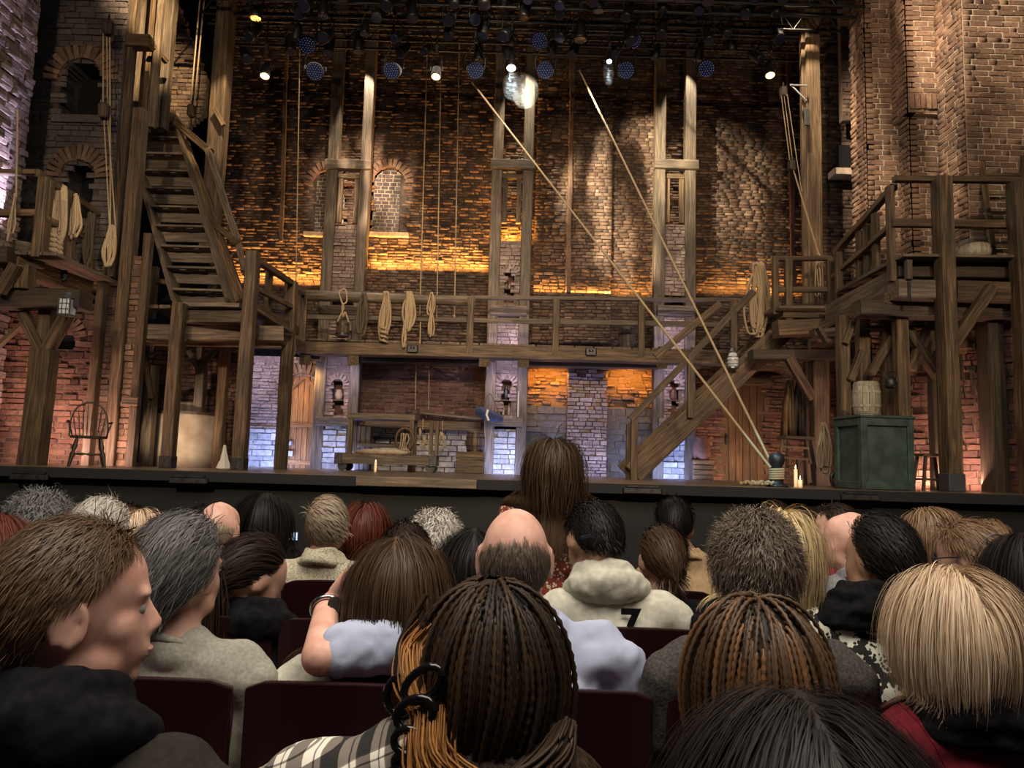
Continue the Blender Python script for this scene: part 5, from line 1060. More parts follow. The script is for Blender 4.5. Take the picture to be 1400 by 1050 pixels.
def plaid():
    m = mat('black_white_plaid', (.7,.68,.62), .9); bs = m.node_tree.nodes['Principled BSDF']; tc = N(m, 'ShaderNodeTexCoord'); mp = N(m, 'ShaderNodeMapping'); mp.inputs['Rotation'].default_value = (.0,.45,.25); L(m, tc, 'Object', mp, 0); sp = N(m, 'ShaderNodeSeparateXYZ'); L(m, mp, 0, sp, 0); out = []
    for ax, sc in ((0, 26), (2, 26)):
        mu = N(m, 'ShaderNodeMath', operation='MULTIPLY'); mu.inputs[1].default_value = sc; L(m, sp, ax, mu, 0); fr = N(m, 'ShaderNodeMath', operation='FRACT'); L(m, mu, 0, fr, 0)
        r = ramp(m, [(0, (0,0,0)), (.44, (1,1,1)), (.72, (.1,.1,.1)), (.77, (1,1,1)), (.93, (.1,.1,.1)), (.97, (0,0,0))]); r.color_ramp.interpolation = 'CONSTANT'; L(m, fr, 0, r, 0); out.append(r)
    ad = N(m, 'ShaderNodeMath', operation='ADD'); L(m, out[0], 0, ad, 0); L(m, out[1], 0, ad, 1); h = N(m, 'ShaderNodeMath', operation='MULTIPLY'); h.inputs[1].default_value = .5; L(m, ad, 0, h, 0)
    r = ramp(m, [(0, (.012,.011,.010)), (.5, (.17,.14,.115)), (1, (.70,.66,.56))]); L(m, h, 0, r, 0); L(m, r, 0, bs, 'Base Color'); return m
M['f_plaid'] = plaid()
def spots(name, base, s1, s2, sc, t1, t2):
    m = mat(name, base, .9); bs = m.node_tree.nodes['Principled BSDF']; tc = N(m, 'ShaderNodeTexCoord'); v = N(m, 'ShaderNodeTexVoronoi'); v.inputs['Scale'].default_value = sc; L(m, tc, 'Object', v, 'Vector')
    r = ramp(m, [(0, s2), (t1, s1), (t2, base)]); r.color_ramp.interpolation = 'CONSTANT'; L(m, v, 'Distance', r, 0); L(m, r, 0, bs, 'Base Color'); return m
M['f_floral'] = spots('red_floral_print', (.19,.028,.014), (.52,.46,.33), (.20,.06,.02), 62, .12, .36)
def snake():
    m = mat('snake_print', (.6,.6,.5), .9); bs = m.node_tree.nodes['Principled BSDF']; tc = N(m, 'ShaderNodeTexCoord'); v = N(m, 'ShaderNodeTexVoronoi'); v.inputs['Scale'].default_value = 85; n = N(m, 'ShaderNodeTexVoronoi', feature='DISTANCE_TO_EDGE'); n.inputs['Scale'].default_value = 11; L(m, tc, 'Object', v, 'Vector'); L(m, tc, 'Object', n, 'Vector')
    a = ramp(m, [(0, (1,1,1)), (.10, (.55,.55,.55)), (.25, (.15,.15,.15)), (.5, (0,0,0))]); L(m, n, 'Distance', a, 0)
    lt = N(m, 'ShaderNodeMath', operation='LESS_THAN'); L(m, v, 'Distance', lt, 0); L(m, a, 0, lt, 1); mx = N(m, 'ShaderNodeMixRGB'); L(m, lt, 0, mx, 0); mx.inputs[1].default_value = (.60,.60,.47,1); mx.inputs[2].default_value = (.012,.010,.010,1); L(m, mx, 0, bs, 'Base Color'); return m
M['f_snake'] = snake()
M['eyewhite'] = mat('eye', (.42,.39,.37), .3); M['iris'] = mat('iris', (.05,.03,.02), .2); M['lips'] = mat('lips', (.50,.24,.19), .6); M['lampscreen'] = mat('screen_glow', (.2,.3,.5), .3, 0, (.5,.7,1), .8); M['steel'] = mat('watch_steel', (.5,.5,.5), .25, 1)
_b = bmesh.new(); bmesh.ops.create_icosphere(_b, subdivisions=3, radius=1); ICOV = np.array([tuple(v.co) for v in _b.verts]); ICOF = np.array([[v.index for v in f.verts] for f in _b.faces]); _b.free()
def E(c, r, R=None, rot=None):
    V = ICOV*np.array(r)
    if rot is not None: V = V@np.array(rot).T
    return (V+np.array(tuple(c)), ICOF)
def Cp(a, b, r0, r1):
    a = np.array(tuple(a), float); b = np.array(tuple(b), float); V, Fq = tubes([np.array([a+(b-a)*t for t in (0,.25,.5,.75,1)])], [np.linspace(r0, r1, 5)], 12)
    n = len(V); V2 = np.vstack([V, a, b]); T = np.vstack([Fq[:, [0,1,2]], Fq[:, [0,2,3]]]); c0 = [[n, (i+1) % 12, i] for i in range(12)]; c1 = [[n+1, n-12+i, n-12+(i+1) % 12] for i in range(12)]
    return [(V2, np.vstack([T, c0, c1])), E(a, (r0,)*3), E(b, (r1,)*3)]
def xform(pr, Rm, piv, off=(0,0,0)):
    Rm = np.array(Rm); piv = np.array(piv); return [((V-piv)@Rm.T+piv+np.array(off), Fc) for V, Fc in pr]
TEX = bpy.data.textures.new('folds', 'CLOUDS'); TEX.noise_scale = .09; TEX.noise_depth = 2
TEX2 = bpy.data.textures.new('creases', 'CLOUDS'); TEX2.noise_scale = .032; TEX2.noise_depth = 1
def blob(name, prims, voxel, material, parent, world, sm=4, folds=0, extra=None):
    VV = []; FF = []; o = 0
    for V, Fc in prims: VV.append(V); FF.append(Fc+o); o += len(V)
    me = from_np(name, np.vstack(VV), np.vstack(FF)); ob = mesh_obj(name, me, material, parent, world)
    r = ob.modifiers.new('remesh', 'REMESH'); r.mode = 'VOXEL'; r.voxel_size = voxel; r.use_smooth_shade = True
    s = ob.modifiers.new('smooth', 'SMOOTH'); s.iterations = sm; s.factor = .6
    if folds: d = ob.modifiers.new('folds', 'DISPLACE'); d.texture = TEX; d.strength = folds; d.mid_level = .5
    if folds and voxel < .0125: d = ob.modifiers.new('creases', 'DISPLACE'); d.texture = TEX2; d.strength = folds*.22; d.mid_level = .5
    return ob
def hand(wr, d, nrm, thumb, curl=.5, s=1.0):
    d = Vector(d).normalized(); t = Vector(thumb); t = (t-d*t.dot(d)).normalized(); n = d.cross(t).normalized(); n = n if n.dot(Vector(nrm)) > 0 else -n   # n: palm side
    W = Vector(wr); pr = []
    R = np.array([list(d), list(t), list(n)]).T
    pr.append(E(W+d*.045*s, (.052*s,.040*s,.016*s), rot=R)); pr.append(E(W+d*.07*s, (.025*s,.041*s,.014*s), rot=R))
    for k, (o, ln) in enumerate(((.030, .078), (.011, .086), (-.010, .080), (-.030, .062))):
        b = W+d*.088*s+t*o*s; dr = d.copy(); 
        for j, (f, r) in enumerate(((.45,.0092), (.32,.0083), (.23,.0074))):
            dr = (dr+n*curl*(.35+.3*j)).normalized(); e = b+dr*ln*f*s; pr += Cp(b, e, r*s, (r-.0008)*s); b = e
    b = W+d*.02*s+t*.032*s; dr = (d*.7+t*.7).normalized()
    for f, r in ((.04,.0125), (.033,.0105), (.026,.009)): e = b+dr*f*s; pr += Cp(b, e, r*s, (r-.001)*s); b = e; dr = (dr+d*.35+n*curl*.3).normalized()
    return pr
def strands(S, mask, hc, ax, Rh, length, steps, comb, grav=.35, noise_a=.1, lift=.15, off=.012, seed=0, body=None, lenvar=.25, curl=0, lowcut=0):
    rg = np.random.default_rng(seed); q = rg.normal(size=(S*6, 3)); q /= np.linalg.norm(q, axis=1)[:, None]
    q = q[mask(q, rg)][:S]; n = len(q); ax = np.array(ax); Rh = np.array(Rh); hc = np.array(hc)
    p = hc+(q*ax)@Rh.T; nr = q/ax; nr /= np.linalg.norm(nr, axis=1)[:, None]
    step = (length*(1+rg.uniform(-lenvar, lenvar, n))*(1-lowcut*np.clip((.55-q[:, 2])/1.1, 0, 1)))/steps; pts = [p]; nrs = [nr@Rh.T]; lay = off*(.25+rg.random(n)*1.0)
    d = comb(q)@Rh.T; jit = rg.normal(size=(n, 3))*noise_a; ph = rg.random(n)*6.28
    dirv = nrs[0]*lift+d+jit; dirv /= np.linalg.norm(dirv, axis=1)[:, None]+1e-9
    for k in range(steps):
        f = (k+1)/steps
        qc = ((p-hc)@Rh)/ax; d = comb(qc/(np.linalg.norm(qc, axis=1)[:, None]+1e-9))@Rh.T
        g = np.array([0, 0, -1.0])*grav*(.4+f*1.5)
        dd = dirv*1.1+d*.55+g+jit*.5
        if curl: dd = dd+curl*np.stack([np.sin(ph+k*1.3), np.cos(ph+k*1.1), np.sin(ph*2+k*.9)], -1)
        dirv = dd/(np.linalg.norm(dd, axis=1)[:, None]+1e-9); p = p+dirv*step[:, None]
        qc = (p-hc)@Rh; an = ax+(lay*(.35+.65*min(1, f*2)))[:, None]; m = qc/an; r = np.linalg.norm(m, axis=1); ins = r < 1; qc[ins] = (m[ins]/r[ins][:, None])*an[ins]; p = hc+qc@Rh.T
        nn = (m/an); nn /= np.linalg.norm(nn, axis=1)[:, None]+1e-9; nn = nn@Rh.T
        if body is not None:
            for bc, br in body:
                bc = np.array(bc); br = np.array(br)+.012; m = (p-bc)/br; r = np.linalg.norm(m, axis=1); ins = r < 1; p[ins] = bc+(m[ins]/r[ins][:, None])*br
        pts.append(p.copy()); nrs.append(nn)
    return np.stack(pts, 1), np.stack(nrs, 1)
def ribbons(Pp, Nn, w):
    S, n, _ = Pp.shape; t = np.gradient(Pp, axis=1); b = np.cross(t, Nn); b /= np.linalg.norm(b, axis=2)[:, :, None]+1e-9
    tw = np.sin(np.linspace(.5, 2.95, n))*w/2; Lf = Pp+b*tw[None, :, None]; Rt = Pp-b*tw[None, :, None]
    V = np.stack([Lf, Rt], 2).reshape(-1, 3); i = np.arange(n-1)*2; base = (np.arange(S)*n*2)[:, None]+i[None]
    Fq = np.stack([base, base+1, base+3, base+2], -1).reshape(-1, 4); return V, Fq
HL = ([-1,-.6,-.2,.1,.35,.6,1], [-.62,-.58,-.35,-.12,.25,.62,.80])
HS = ([-1,-.65,-.3,-.08,.1,.3,.6,1], [-.60,-.55,-.42,.10,.16,.30,.60,.82])
def short_mask(q, rg): return q[:, 2] > np.interp(q[:, 1], *HS)+rg.uniform(-.04, .04, len(q))
def full_mask(q, rg): return q[:, 2] > np.interp(q[:, 1], *HL)+rg.uniform(-.05, .05, len(q))
def cap_mesh(hc, ax, Rh, off, maskv, low=0):
    V = ICOV; keep = V[:, 2] > np.interp(V[:, 1], *HL)-.02
    if maskv is not None: keep &= maskv(V)
    Fk = ICOF[keep[ICOF].all(1)]; return np.array(hc)+(V*(np.array(ax)+off))@np.array(Rh).T, Fk
def tang(q, v):
    v = np.broadcast_to(np.array(v, float), q.shape); return v-q*(q*v).sum(1)[:, None]
def person(label, x, y, Y, cloth, hair, hmat, yaw=0, nod=0, tilt=0, sk='skin', s=1.0, bx=0, sw=1.0, voxel=None, style_n=None, fem=False, arms=None, hlen=None, pants='f_jeans', stand=False, neck='crew', hoodm=None, byaw=0, folds=.02, by=0.0, bz=0.0, cap=True, lean=0, sl=0):
    crown = P(x, y, Y); hx = Vector((crown.x, crown.y, crown.z-.118*s)); near = Y < 2.0
    root = thing('person', label, 'person', (hx.x, hx.y, -1.29 if not stand else -1.29)); W = Matrix.Translation(hx)
    voxel = voxel or (.0085 if Y < 1.3 else .010 if near else .014)
    Rh = (Matrix.Rotation(math.radians(yaw), 3, 'Z') @ Matrix.Rotation(math.radians(-nod), 3, 'X') @ Matrix.Rotation(math.radians(tilt), 3, 'Y'))
    h = s
    head = [E((0,-.012,.012), (.076,.096,.102)), E((0,.03,.03), (.066,.062,.07)), E((0,.045,-.03), (.058,.052,.07)), E((0,.035,-.072), (.052,.055,.042)), E((0,.076,-.095), (.022,.018,.018)), E((.040,.050,-.025), (.024,.028,.030)), E((-.040,.050,-.025), (.024,.028,.030)), E((0,.080,-.055), (.032,.022,.032)), E((0,.05,-.055), (.052,.045,.045)), E((0,.083,.021), (.050,.014,.010)), E((.030,.0745,.0075), (.0145,.0135,.0065)), E((-.030,.0745,.0075), (.0145,.0135,.0065)), E((.030,.0745,-.0095), (.0145,.0125,.005)), E((-.030,.0745,-.0095), (.0145,.0125,.005)), E((.026,.055,-.045), (.03,.03,.03)), E((-.026,.055,-.045), (.03,.03,.03)), E((.04,.03,-.07), (.025,.035,.03)), E((-.04,.03,-.07), (.025,.035,.03)), E((.011,.100,-.033), (.008,.010,.007)), E((-.011,.100,-.033), (.008,.010,.007)), E((0,.096,-.060), (.023,.010,.006)), E((0,.094,-.070), (.021,.010,.007))]
    head += Cp((0,.086,.012), (0,.108,-.026), .0075, .0105)
    for sx in (-1, 1):
        head.append(E((sx*.080,-.010,-.012), (.007,.018,.028)))
        loop = [np.array([(sx*(.083+.004*math.cos(a)), -.012+.021*math.cos(a), -.010+.033*math.sin(a)) for a in np.linspace(0, 6.283, 13)])]; V_, F_ = tubes(loop, .006, 6); head.append((V_, np.vstack([F_[:, [0,1,2]], F_[:, [0,2,3]]]))); head.append(E((sx*.083,-.008,-.038), (.007,.009,.010)))
    head = [(V*h, Fc) for V, Fc in head]; head = xform(head, Rh, (0,0,0))
    bxm = bx*Y/F_PX; q = .92 if fem else 1.0; sw2 = sw*q
    B = lambda a, b, c: Vector((a*1.0+bxm*min(1, max(0, (-c-.05)/.2)), b+by*min(1, max(0, (-c-.05)/.3)), c+(.058+bz)*min(1, max(0, (1.16+c)/.4))))
    Rb = Matrix.Rotation(math.radians(byaw), 3, 'Z')
    nb = Vector(np.array(Rh)@np.array((0,-.02*h,-.065*h)))
    body = list(head)+Cp(nb, B(0,-.035,-.20), .054*h*(.88 if fem else 1), .06*q)
    def torso(i):
        t = []; t += Cp(B(-.13*sw2,-.03,-.262-sl), B(.13*sw2,-.03,-.262+sl), .058+i, .058+i); t += [E(B(0,-.035,-.22), (.085*sw2+i,.06+i,.055+i)), E(B(0,-.03,-.42), (.168*sw2+i,.105+i,.2+i)), E(B(0,-.01,-.62), (.158*q+i,.115+i,.18+i)), E(B(0,.0,-.76), (.175+i,.135+i,.12+i))]; return t
    Ls = .42 if not stand else 0
    def legs(i):
        t = []
        for sx in (-1, 1):
            if stand: t += Cp(B(sx*.09,0,-.76), B(sx*.10,.02,-1.05), .085+i, .058+i)+Cp(B(sx*.10,.02,-1.05), B(sx*.10,-.01,-1.40), .055+i, .038+i)
            else: t += Cp(B(sx*.10,.02,-.76), B(sx*.13,.44,-.73), .082+i, .058+i)+Cp(B(sx*.13,.44,-.73), B(sx*.13,.40,-1.13), .056+i, .04+i)
        return t
    def feet():
        t = []
        for sx in (-1, 1):
            z0 = -1.42 if stand else -1.15; y0 = -.01 if stand else .40; t += [E(B(sx*(.10 if stand else .13), y0+.07, z0), (.045,.125,.035))]
        return t
    def arm(sx, i, stop=1.0, sh=None, el=None, wr=None):
        sh = sh or B(sx*.168*sw2,-.03,-.285+sx*sl); el = el or B(sx*.235*sw2,.02,-.56+sx*sl*.5); wr = wr or B(sx*.12,.27,-.60)
        t = Cp(sh, el, .050+i, .040+i)
        if stop > 0: t += Cp(el, el.lerp(wr, stop), .040+i, .027+(1-stop)*.012+i)
        return t, sh, el, wr
    body += torso(0)+legs(0)+feet(); clothes = torso(.012); trous = legs(.012)+[E(B(0,.0,-.78), (.187,.145,.12))]
    for sx in (-1, 1):
        ca = (arms or {}).get(sx); kw = {}
        if ca: kw = dict(sh=ca[0]-hx if ca[0] else None, el=ca[1]-hx, wr=ca[2]-hx)
        a, sh, el, wr = arm(sx, 0, 1.0, **kw); body += a; stop = ca[4] if ca else 1.0
        clothes += arm(sx, .013, stop, **kw)[0] if not ca else Cp(sh, sh.lerp(el, .5), .066, .062)+Cp(sh.lerp(el, .5), sh.lerp(el, .84), .062, .058)
        body += hand(wr, (ca[3] if ca else Vector((-sx*.35,1,-.1))), (ca[5] if ca else (0,0,-1)), (ca[6] if ca else (-sx,0.2,.1)), .6 if ca else .35)
    bodyo = blob('body', body, voxel, sk, root, W, 6 if voxel < .0065 else 3)
    co = blob('clothing', clothes, max(voxel, .010), cloth, root, W, 6, folds)
    blob('trousers' if not stand else 'dress_skirt', trous, .02, pants, root, W, 4)
    # eyes
    for sx in (-1, 1):
        c = hx+Rh@Vector((sx*.030*h,.0765*h,.0)); bm = bmesh.new(); bmesh.ops.create_uvsphere(bm, u_segments=12, v_segments=8, radius=.0118*h); o = bm_obj('eye', bm, 'eyewhite', bodyo, Matrix.Translation(c) @ Rh.to_4x4(), True); o.data.materials.append(M['iris'])
        for f in o.data.polygons:
            if f.center.y > .0095*h: f.material_index = 1
    if near or yaw: 
        c = hx; ml = blob('mouth', xform([(V*h, Fc) for V, Fc in [E((0,.1,-.0605), (.021,.0085,.0045)), E((0,.098,-.0685), (.019,.0085,.005))]], Rh, (0,0,0)), .003, 'lips', bodyo, W, 2)
    # hair
    ax = np.array((.079,.100,.106))*h; hcv = np.array(Rh)@np.array((0,-.008,.012))*h; far = Y > 2.8
    bodyc = [(tuple(B(0,-.03,-.42)), (.18*sw2,.12,.21)), (tuple(B(0,-.035,-.24)), (.2*sw2,.075,.07))]
    dn = np.array(Rh).T@np.array((0,0,-1.0))
    def comb_down(qq): return tang(qq, dn)+np.stack([np.sign(qq[:, 0])*.25*np.exp(-(qq[:, 0]/.5)**2)*(qq[:, 2] > .45), -.25*(qq[:, 2] > .6), np.zeros(len(qq))], -1)
    def comb_short(qq): return tang(qq, (.15,-.9,-.5))*.8+tang(qq, dn)*.5
    def comb_back(qq): return tang(qq, (0,-1,-.25))*1.0+tang(qq, dn)*.4*(qq[:, 1:2] < -.3)
    def comb_side(qq): return tang(qq, (.8,.1,-.3))
    Sn = style_n or (9500 if Y < 1.35 else 7500 if near else 3600 if not far else 2200); wdt = .0013 if Y < 1.35 else .0017 if near else .0026 if not far else .0036
    seed = int(x*13+y)
    def out(V, Fq, name='hair', m=None, sm=True): o = mesh_obj(name, from_np(name, V, Fq, sm), m or hmat, root, W); return o
    capV = None; mask = full_mask; kw = dict(seed=seed, body=bodyc)
    if hair == 'short': mask = short_mask; args = dict(length=hlen or .036, steps=6, comb=comb_short, grav=.15, noise_a=.22, lift=.14, off=.010)
    elif hair == 'swept': args = dict(length=hlen or .06, steps=6, comb=comb_side, grav=.12, noise_a=.12, lift=.15, off=.014)
    elif hair == 'back': args = dict(length=hlen or .07, steps=6, comb=comb_back, grav=.1, noise_a=.10, lift=.10, off=.012)
    elif hair == 'curly': args = dict(length=hlen or .06, steps=10, comb=comb_down, grav=.05, noise_a=.22, lift=.22, off=.020, curl=.8)
    elif hair == 'tousled': args = dict(length=hlen or .085, steps=9, comb=comb_back, grav=.15, noise_a=.18, lift=.18, off=.022, curl=.30)
    elif hair == 'long': args = dict(length=hlen or .42, steps=14, comb=comb_down, grav=.5, noise_a=.06, lift=.05, off=.020, curl=.06, lenvar=.12)
    elif hair == 'wavy': args = dict(length=hlen or .40, steps=18, comb=comb_down, grav=.45, noise_a=.10, lift=.10, off=.028, curl=.28, lenvar=.15)
    elif hair == 'bob': args = dict(length=hlen or .235, steps=13, comb=comb_down, grav=.22, noise_a=.05, lift=.0, off=.040, curl=.13, lenvar=.16, lowcut=.85)
    elif hair == 'bald':
        def mask(qv, rg): t = np.interp(qv[:, 1], [-1,-.3,.3], [.25,.0,-.05]); return full_mask(qv, rg) & (qv[:, 2] < t+rg.normal(size=len(qv))*.09)
        args = dict(length=hlen or .025, steps=4, comb=comb_down, grav=.2, noise_a=.15, lift=.1, off=.005)
    elif hair == 'thin':
        def mask(qv, rg): return full_mask(qv, rg) & ((rg.random(len(qv)) < .28) | (qv[:, 2] < .35) | (qv[:, 1] > .1))
        args = dict(length=hlen or .045, steps=5, comb=comb_side, grav=.15, noise_a=.08, lift=.03, off=.006)
    elif hair in ('pony', 'bun'):
        args = dict(length=hlen or .10, steps=7, comb=comb_back, grav=.05, noise_a=.07, lift=.05, off=.008)
    if hair in ('braids', 'claw', 'none'): args = None
    if args:
        Pp, Nr = strands(Sn, mask, hcv, ax, Rh, **args, **kw); V, Fq = ribbons(Pp, Nr, wdt); out(V, Fq)
        if hair != 'bald' and hair != 'thin': V, Fk = cap_mesh(hcv, ax, Rh, .001, (lambda v: v[:, 2] > np.interp(v[:, 1], *HS)) if hair == 'short' else None); out(V, Fk, 'hair_base', hmat)
    if hair == 'pony':
        tie = Vector(np.array(Rh)@np.array((0,-.105,-.02))*h); rg = random.Random(seed); paths = []
        for i in range(260):
            o = Vector((rg.gauss(0,.013), rg.gauss(0,.012), rg.gauss(0,.012))); paths.append(catmull([tie+o*.5, tie+o+Vector((0,-.03,-.03)), tie+o*2.0+Vector((0,-.045,-.13)), tie+o*2.3+Vector((0,-.04,-.28+rg.uniform(-.04,.04)))], 3))
        V, Fq = tubes(paths, .0022, 3); out(V, Fq, 'ponytail'); V, Fq = tubes([np.array([tuple(tie+Rh@Vector((.022*math.cos(a), -.012, .022*math.sin(a)))) for a in np.linspace(0, 6.28, 13)])], .007, 6); out(V, Fq, 'hair_tie', 'white')
    if hair == 'bun':
        c = np.array(Rh)@np.array((0,-.10,-.03))*h; rg = random.Random(seed); paths = []
        for i in range(90):
            a0 = rg.uniform(0, 6.28); tl = rg.uniform(-.6, .6); ps = []
            for k in range(9): a = a0+k*.45; v = np.array((math.cos(a), .5*math.sin(tl+k*.1), math.sin(a))); v /= np.linalg.norm(v); ps.append(c+v*np.array((.046,.04,.05))*(1+rg.uniform(-.05,.1)))
            paths.append(np.array(ps))
        V, Fq = tubes(paths, .0035, 4); out(V, Fq, 'hair_bun')
    if hair in ('braids', 'claw'):
        big = hair == 'claw'; axb = ax*(np.array((1.22,1.20,1.22)) if big else np.array((1.12,1.1,1.06)))
        V, Fk = cap_mesh(hcv, axb*.99, Rh, 0, None); out(V, Fk, 'hair_base', 'h_black')
        def bmask(qv, rg): return (qv[:, 2] > .62) & (qv[:, 1] > -.75) | ((abs(qv[:, 0]) < .12) & full_mask(qv, rg) & (qv[:, 2] > .1)) if not big else (qv[:, 2] > .45)
        Pp, Nr = strands(320 if big else 340, (lambda qv, rg: full_mask(qv, rg) & (qv[:, 2] > (.0 if big else -.1))), hcv, axb, Rh, length=.30 if big else .27, steps=46, comb=(lambda qq: tang(qq, dn)*1.0+tang(qq, (-.35,-.2,0))*(.8*(qq[:, 2:3] < -.1))) if big else (lambda qq: tang(qq, dn)), grav=.22, noise_a=.05, lift=.02, off=.008, seed=seed, body=bodyc, lenvar=.15)
        rr = .0031*(1+.30*np.cos(np.pi*np.arange(Pp.shape[1]))); V, Fq = tubes(list(Pp), [rr]*len(Pp), 6); out(V, Fq, 'braids')
        if big:
            rg = random.Random(3); Z = Vector
            # lower roll of copper-toned lengths and swept side, held by a claw clip
            def lock(n, a, b, c, d, sp, m, r=.0017, nm='loose_hair'):
                ps = []
                for i in range(n):
                    o = Z((rg.gauss(0,sp), rg.gauss(0,sp*.6), rg.gauss(0,sp))); ps.append(catmull([Z(a)+o, Z(b)+o*1.0, Z(c)+o, Z(d)+o*.5], 4))
                V, Fq = tubes(ps, r, 3); out(V, Fq, nm, m)
            lock(420, (-.075,-.10,-.03), (-.068,-.13,-.075), (-.02,-.138,-.105), (.05,-.125,-.10), .010, 'h_copper'); lock(260, (-.085,-.02,.055), (-.105,-.03,.03), (-.10,-.06,.0), (-.085,-.085,-.03), .008, 'h_copper'); lock(200, (-.02,-.14,-.10), (.03,-.138,-.095), (.07,-.115,-.075), (.09,-.08,-.04), .009, 'h_blackbraid', .003)
            rings = []
            for (cx, cy, cz, ra, rb, tl) in ((-.118,-.05,-.015,.018,.022,.2),(-.085,-.10,.012,.026,.018,.5),(-.092,-.108,-.02,.024,.018,.3),(-.098,-.11,-.05,.018,.014,.1),(-.10,-.11,-.075,.014,.010,0)):
                rings.append(np.array([(cx+ra*math.cos(a)*math.cos(tl), cy-ra*math.cos(a)*.3, cz+rb*math.sin(a)+ra*math.cos(a)*math.sin(tl)) for a in np.linspace(0, 6.283, 17)]))
            V, Fq = tubes(rings, .0052, 8); out(V, Fq, 'claw_clip', mat('black_plastic', (.006,.006,.006), .12))
            V, Fq = tubes([catmull([(-.115,-.03,.0), (-.12,-.01,.05), (-.095,.0,.10)], 8), catmull([(-.12,-.05,-.01), (-.125,-.02,.04), (-.10,.0,.085)], 8)], .0035, 6); out(V, Fq, 'braids', 'h_blackbraid')
    # necklines
    def ring(nm, z, r, t, m, ry=None, tiltf=.02, k=10):
        V, Fq = tubes([np.array([tuple(B(0,-.03,z)+Vector((r*math.cos(a), (ry or r)*math.sin(a), tiltf*-math.sin(a)))) for a in np.linspace(0, 6.283, 25)])], t, k); return out(V, Fq, nm, m)
    def rings(nm, L_, m, fo):
        pr = []
        for z, r, ry, t in L_:
            V, Fq = tubes([np.array([tuple(B(0,-.032,z)+Vector((r*math.cos(a), ry*math.sin(a), -.015*math.sin(a)+.006*math.sin(a*3+z*90)))) for a in np.linspace(0, 6.283, 25)])], t, 8); pr.append((V, np.vstack([Fq[:, [0,1,2]], Fq[:, [0,2,3]]])))
        return blob(nm, pr, .0075, m, root, W, 5, fo)
    if neck == 'crew': rings('neckband', [(-.20,.062*q,.058*q,.012)], cloth, 0)
    elif neck == 'collar': rings('collar', [(-.175,.062,.060,.012), (-.192,.068,.065,.014), (-.21,.078,.072,.014)], cloth, .008)
    elif neck == 'roll': rings('collar', [(-.165,.062,.060,.014), (-.185,.070,.066,.018), (-.205,.085,.075,.02)], cloth, .012)
    elif neck == 'hood':
        hp = []
        for i, a in enumerate(np.linspace(-.15, math.pi+.15, 11)):
            k = math.sin(a); hp += [E(B(-.098*math.cos(a), -.03-.070*k, -.195+.020*k), (.036,.040,.036+.018*k)), E(B(-.070*math.cos(a), -.03-.055*k, -.150+.012*k), (.026,.030,.034+.012*k))]
        blob('hood', hp, .008, hoodm or cloth, root, W, 4, .028)
    elif neck == 'scarf': rings('scarf', [(-.15,.070,.064,.024), (-.18,.088,.075,.028), (-.215,.112,.085,.030), (-.245,.135,.085,.022)], 'f_black', .03)
    root['hx'] = 0; del root['hx']
    return root, hx, W, B, Rh, out
# --- arm of the man in the blue shirt
shl = P(625, 862, 1.80); elb = P(438, 898, 1.64); wri = P(447, 828, 1.80)
PE = person
PE('left foreground man with short brown hair, face turned right, in black hooded jacket', 112, 712, 1.10, 'f_brownjacket', 'short', 'h_warmbrown', yaw=-57, nod=2, sk='skin_pink', s=1.0, bx=20, sw=1.12, voxel=.006, neck='hood', hoodm='f_black', hlen=.034, by=-.02, bz=-.018)
PE('man with thick dark grey tousled hair in a light grey sweater', 252, 712, 1.78, 'f_greysweat', 'tousled', 'h_grey', yaw=-18, bx=10, sw=1.0, sk='skin')
PE('woman with long brown hair in a cream sweater under the arm of the blue-shirted man', 549, 734, 1.82, 'f_cream', 'long', 'h_brown', yaw=5, tilt=-6, nod=8, bx=-36, fem=True, hlen=.36)
bs = PE('bald man in pale blue shirt with his arm round the woman on his left', 706, 692, 1.80, 'f_shirt', 'bald', 'h_greybrown', sk='skin_pink', s=1.0, sw=1.12, voxel=.007, neck='collar', folds=.035, bx=25, arms={-1: (shl, elb, wri, Vector((.8,.35,.25)), 0.12, (0,0,-1), (.2,-.3,1))})
PE('young man bowed forward in a cream hooded sweatshirt with a black numeral', 812, 688, 2.42, 'f_hoodie', 'short', 'h_black', yaw=25, nod=28, tilt=8, sk='skin_tan', sw=1.16, neck='hood', bx=22, by=-.03, folds=.015)
PE('man with curly grey-brown hair in a charcoal wool blazer', 1031, 706, 1.72, 'f_blazer', 'curly', 'h_greybrown', sw=1.12, neck='collar', sk='skin_pink', hlen=.055)
PE('person with brown and copper braids seated before the man in the blazer', 1032, 822, 1.12, 'f_black', 'braids', 'h_brownbraid', nod=12, sk='skin_brown', fem=True, s=.98)
PE('woman with black braids held by a black claw clip, wearing a plaid shirt', 680, 812, 1.05, 'f_plaid', 'claw', 'h_blackbraid', sk='skin_brown', fem=True, s=.88, bx=-85, sw=1.15, tilt=-6, nod=4, neck='crew', bz=.06, by=-.02)
PE('person with loose black hair at the very bottom, nearest the camera', 1088, 945, .58, 'f_black', 'long', 'h_black', fem=True, s=1.06, hlen=.26, neck='none', voxel=.012, style_n=9000)
PE('woman with a blonde bob, black scarf and maroon jacket in the right foreground', 1296, 782, 1.62, 'f_maroon', 'bob', 'h_blonde', yaw=4, nod=5, fem=True, neck='scarf', bx=18, sw=1.05, s=1.02)
PE('woman in black with dark ponytail and white hair tie, head bowed to the right', 350, 736, 2.38, 'f_black', 'pony', 'h_darkbrown', yaw=-48, nod=24, fem=True, neck='hood', sk='skin', bx=18)
PE('man with thin sandy hair in a speckled beige collared sweater', 449, 677, 3.15, 'f_beige', 'thin', 'h_sandy', sk='skin_pink', neck='roll', sw=1.12)
PE('woman with dark auburn shoulder-length hair near the stage', 501, 688, 3.75, 'f_black', 'bob', 'h_red', fem=True)
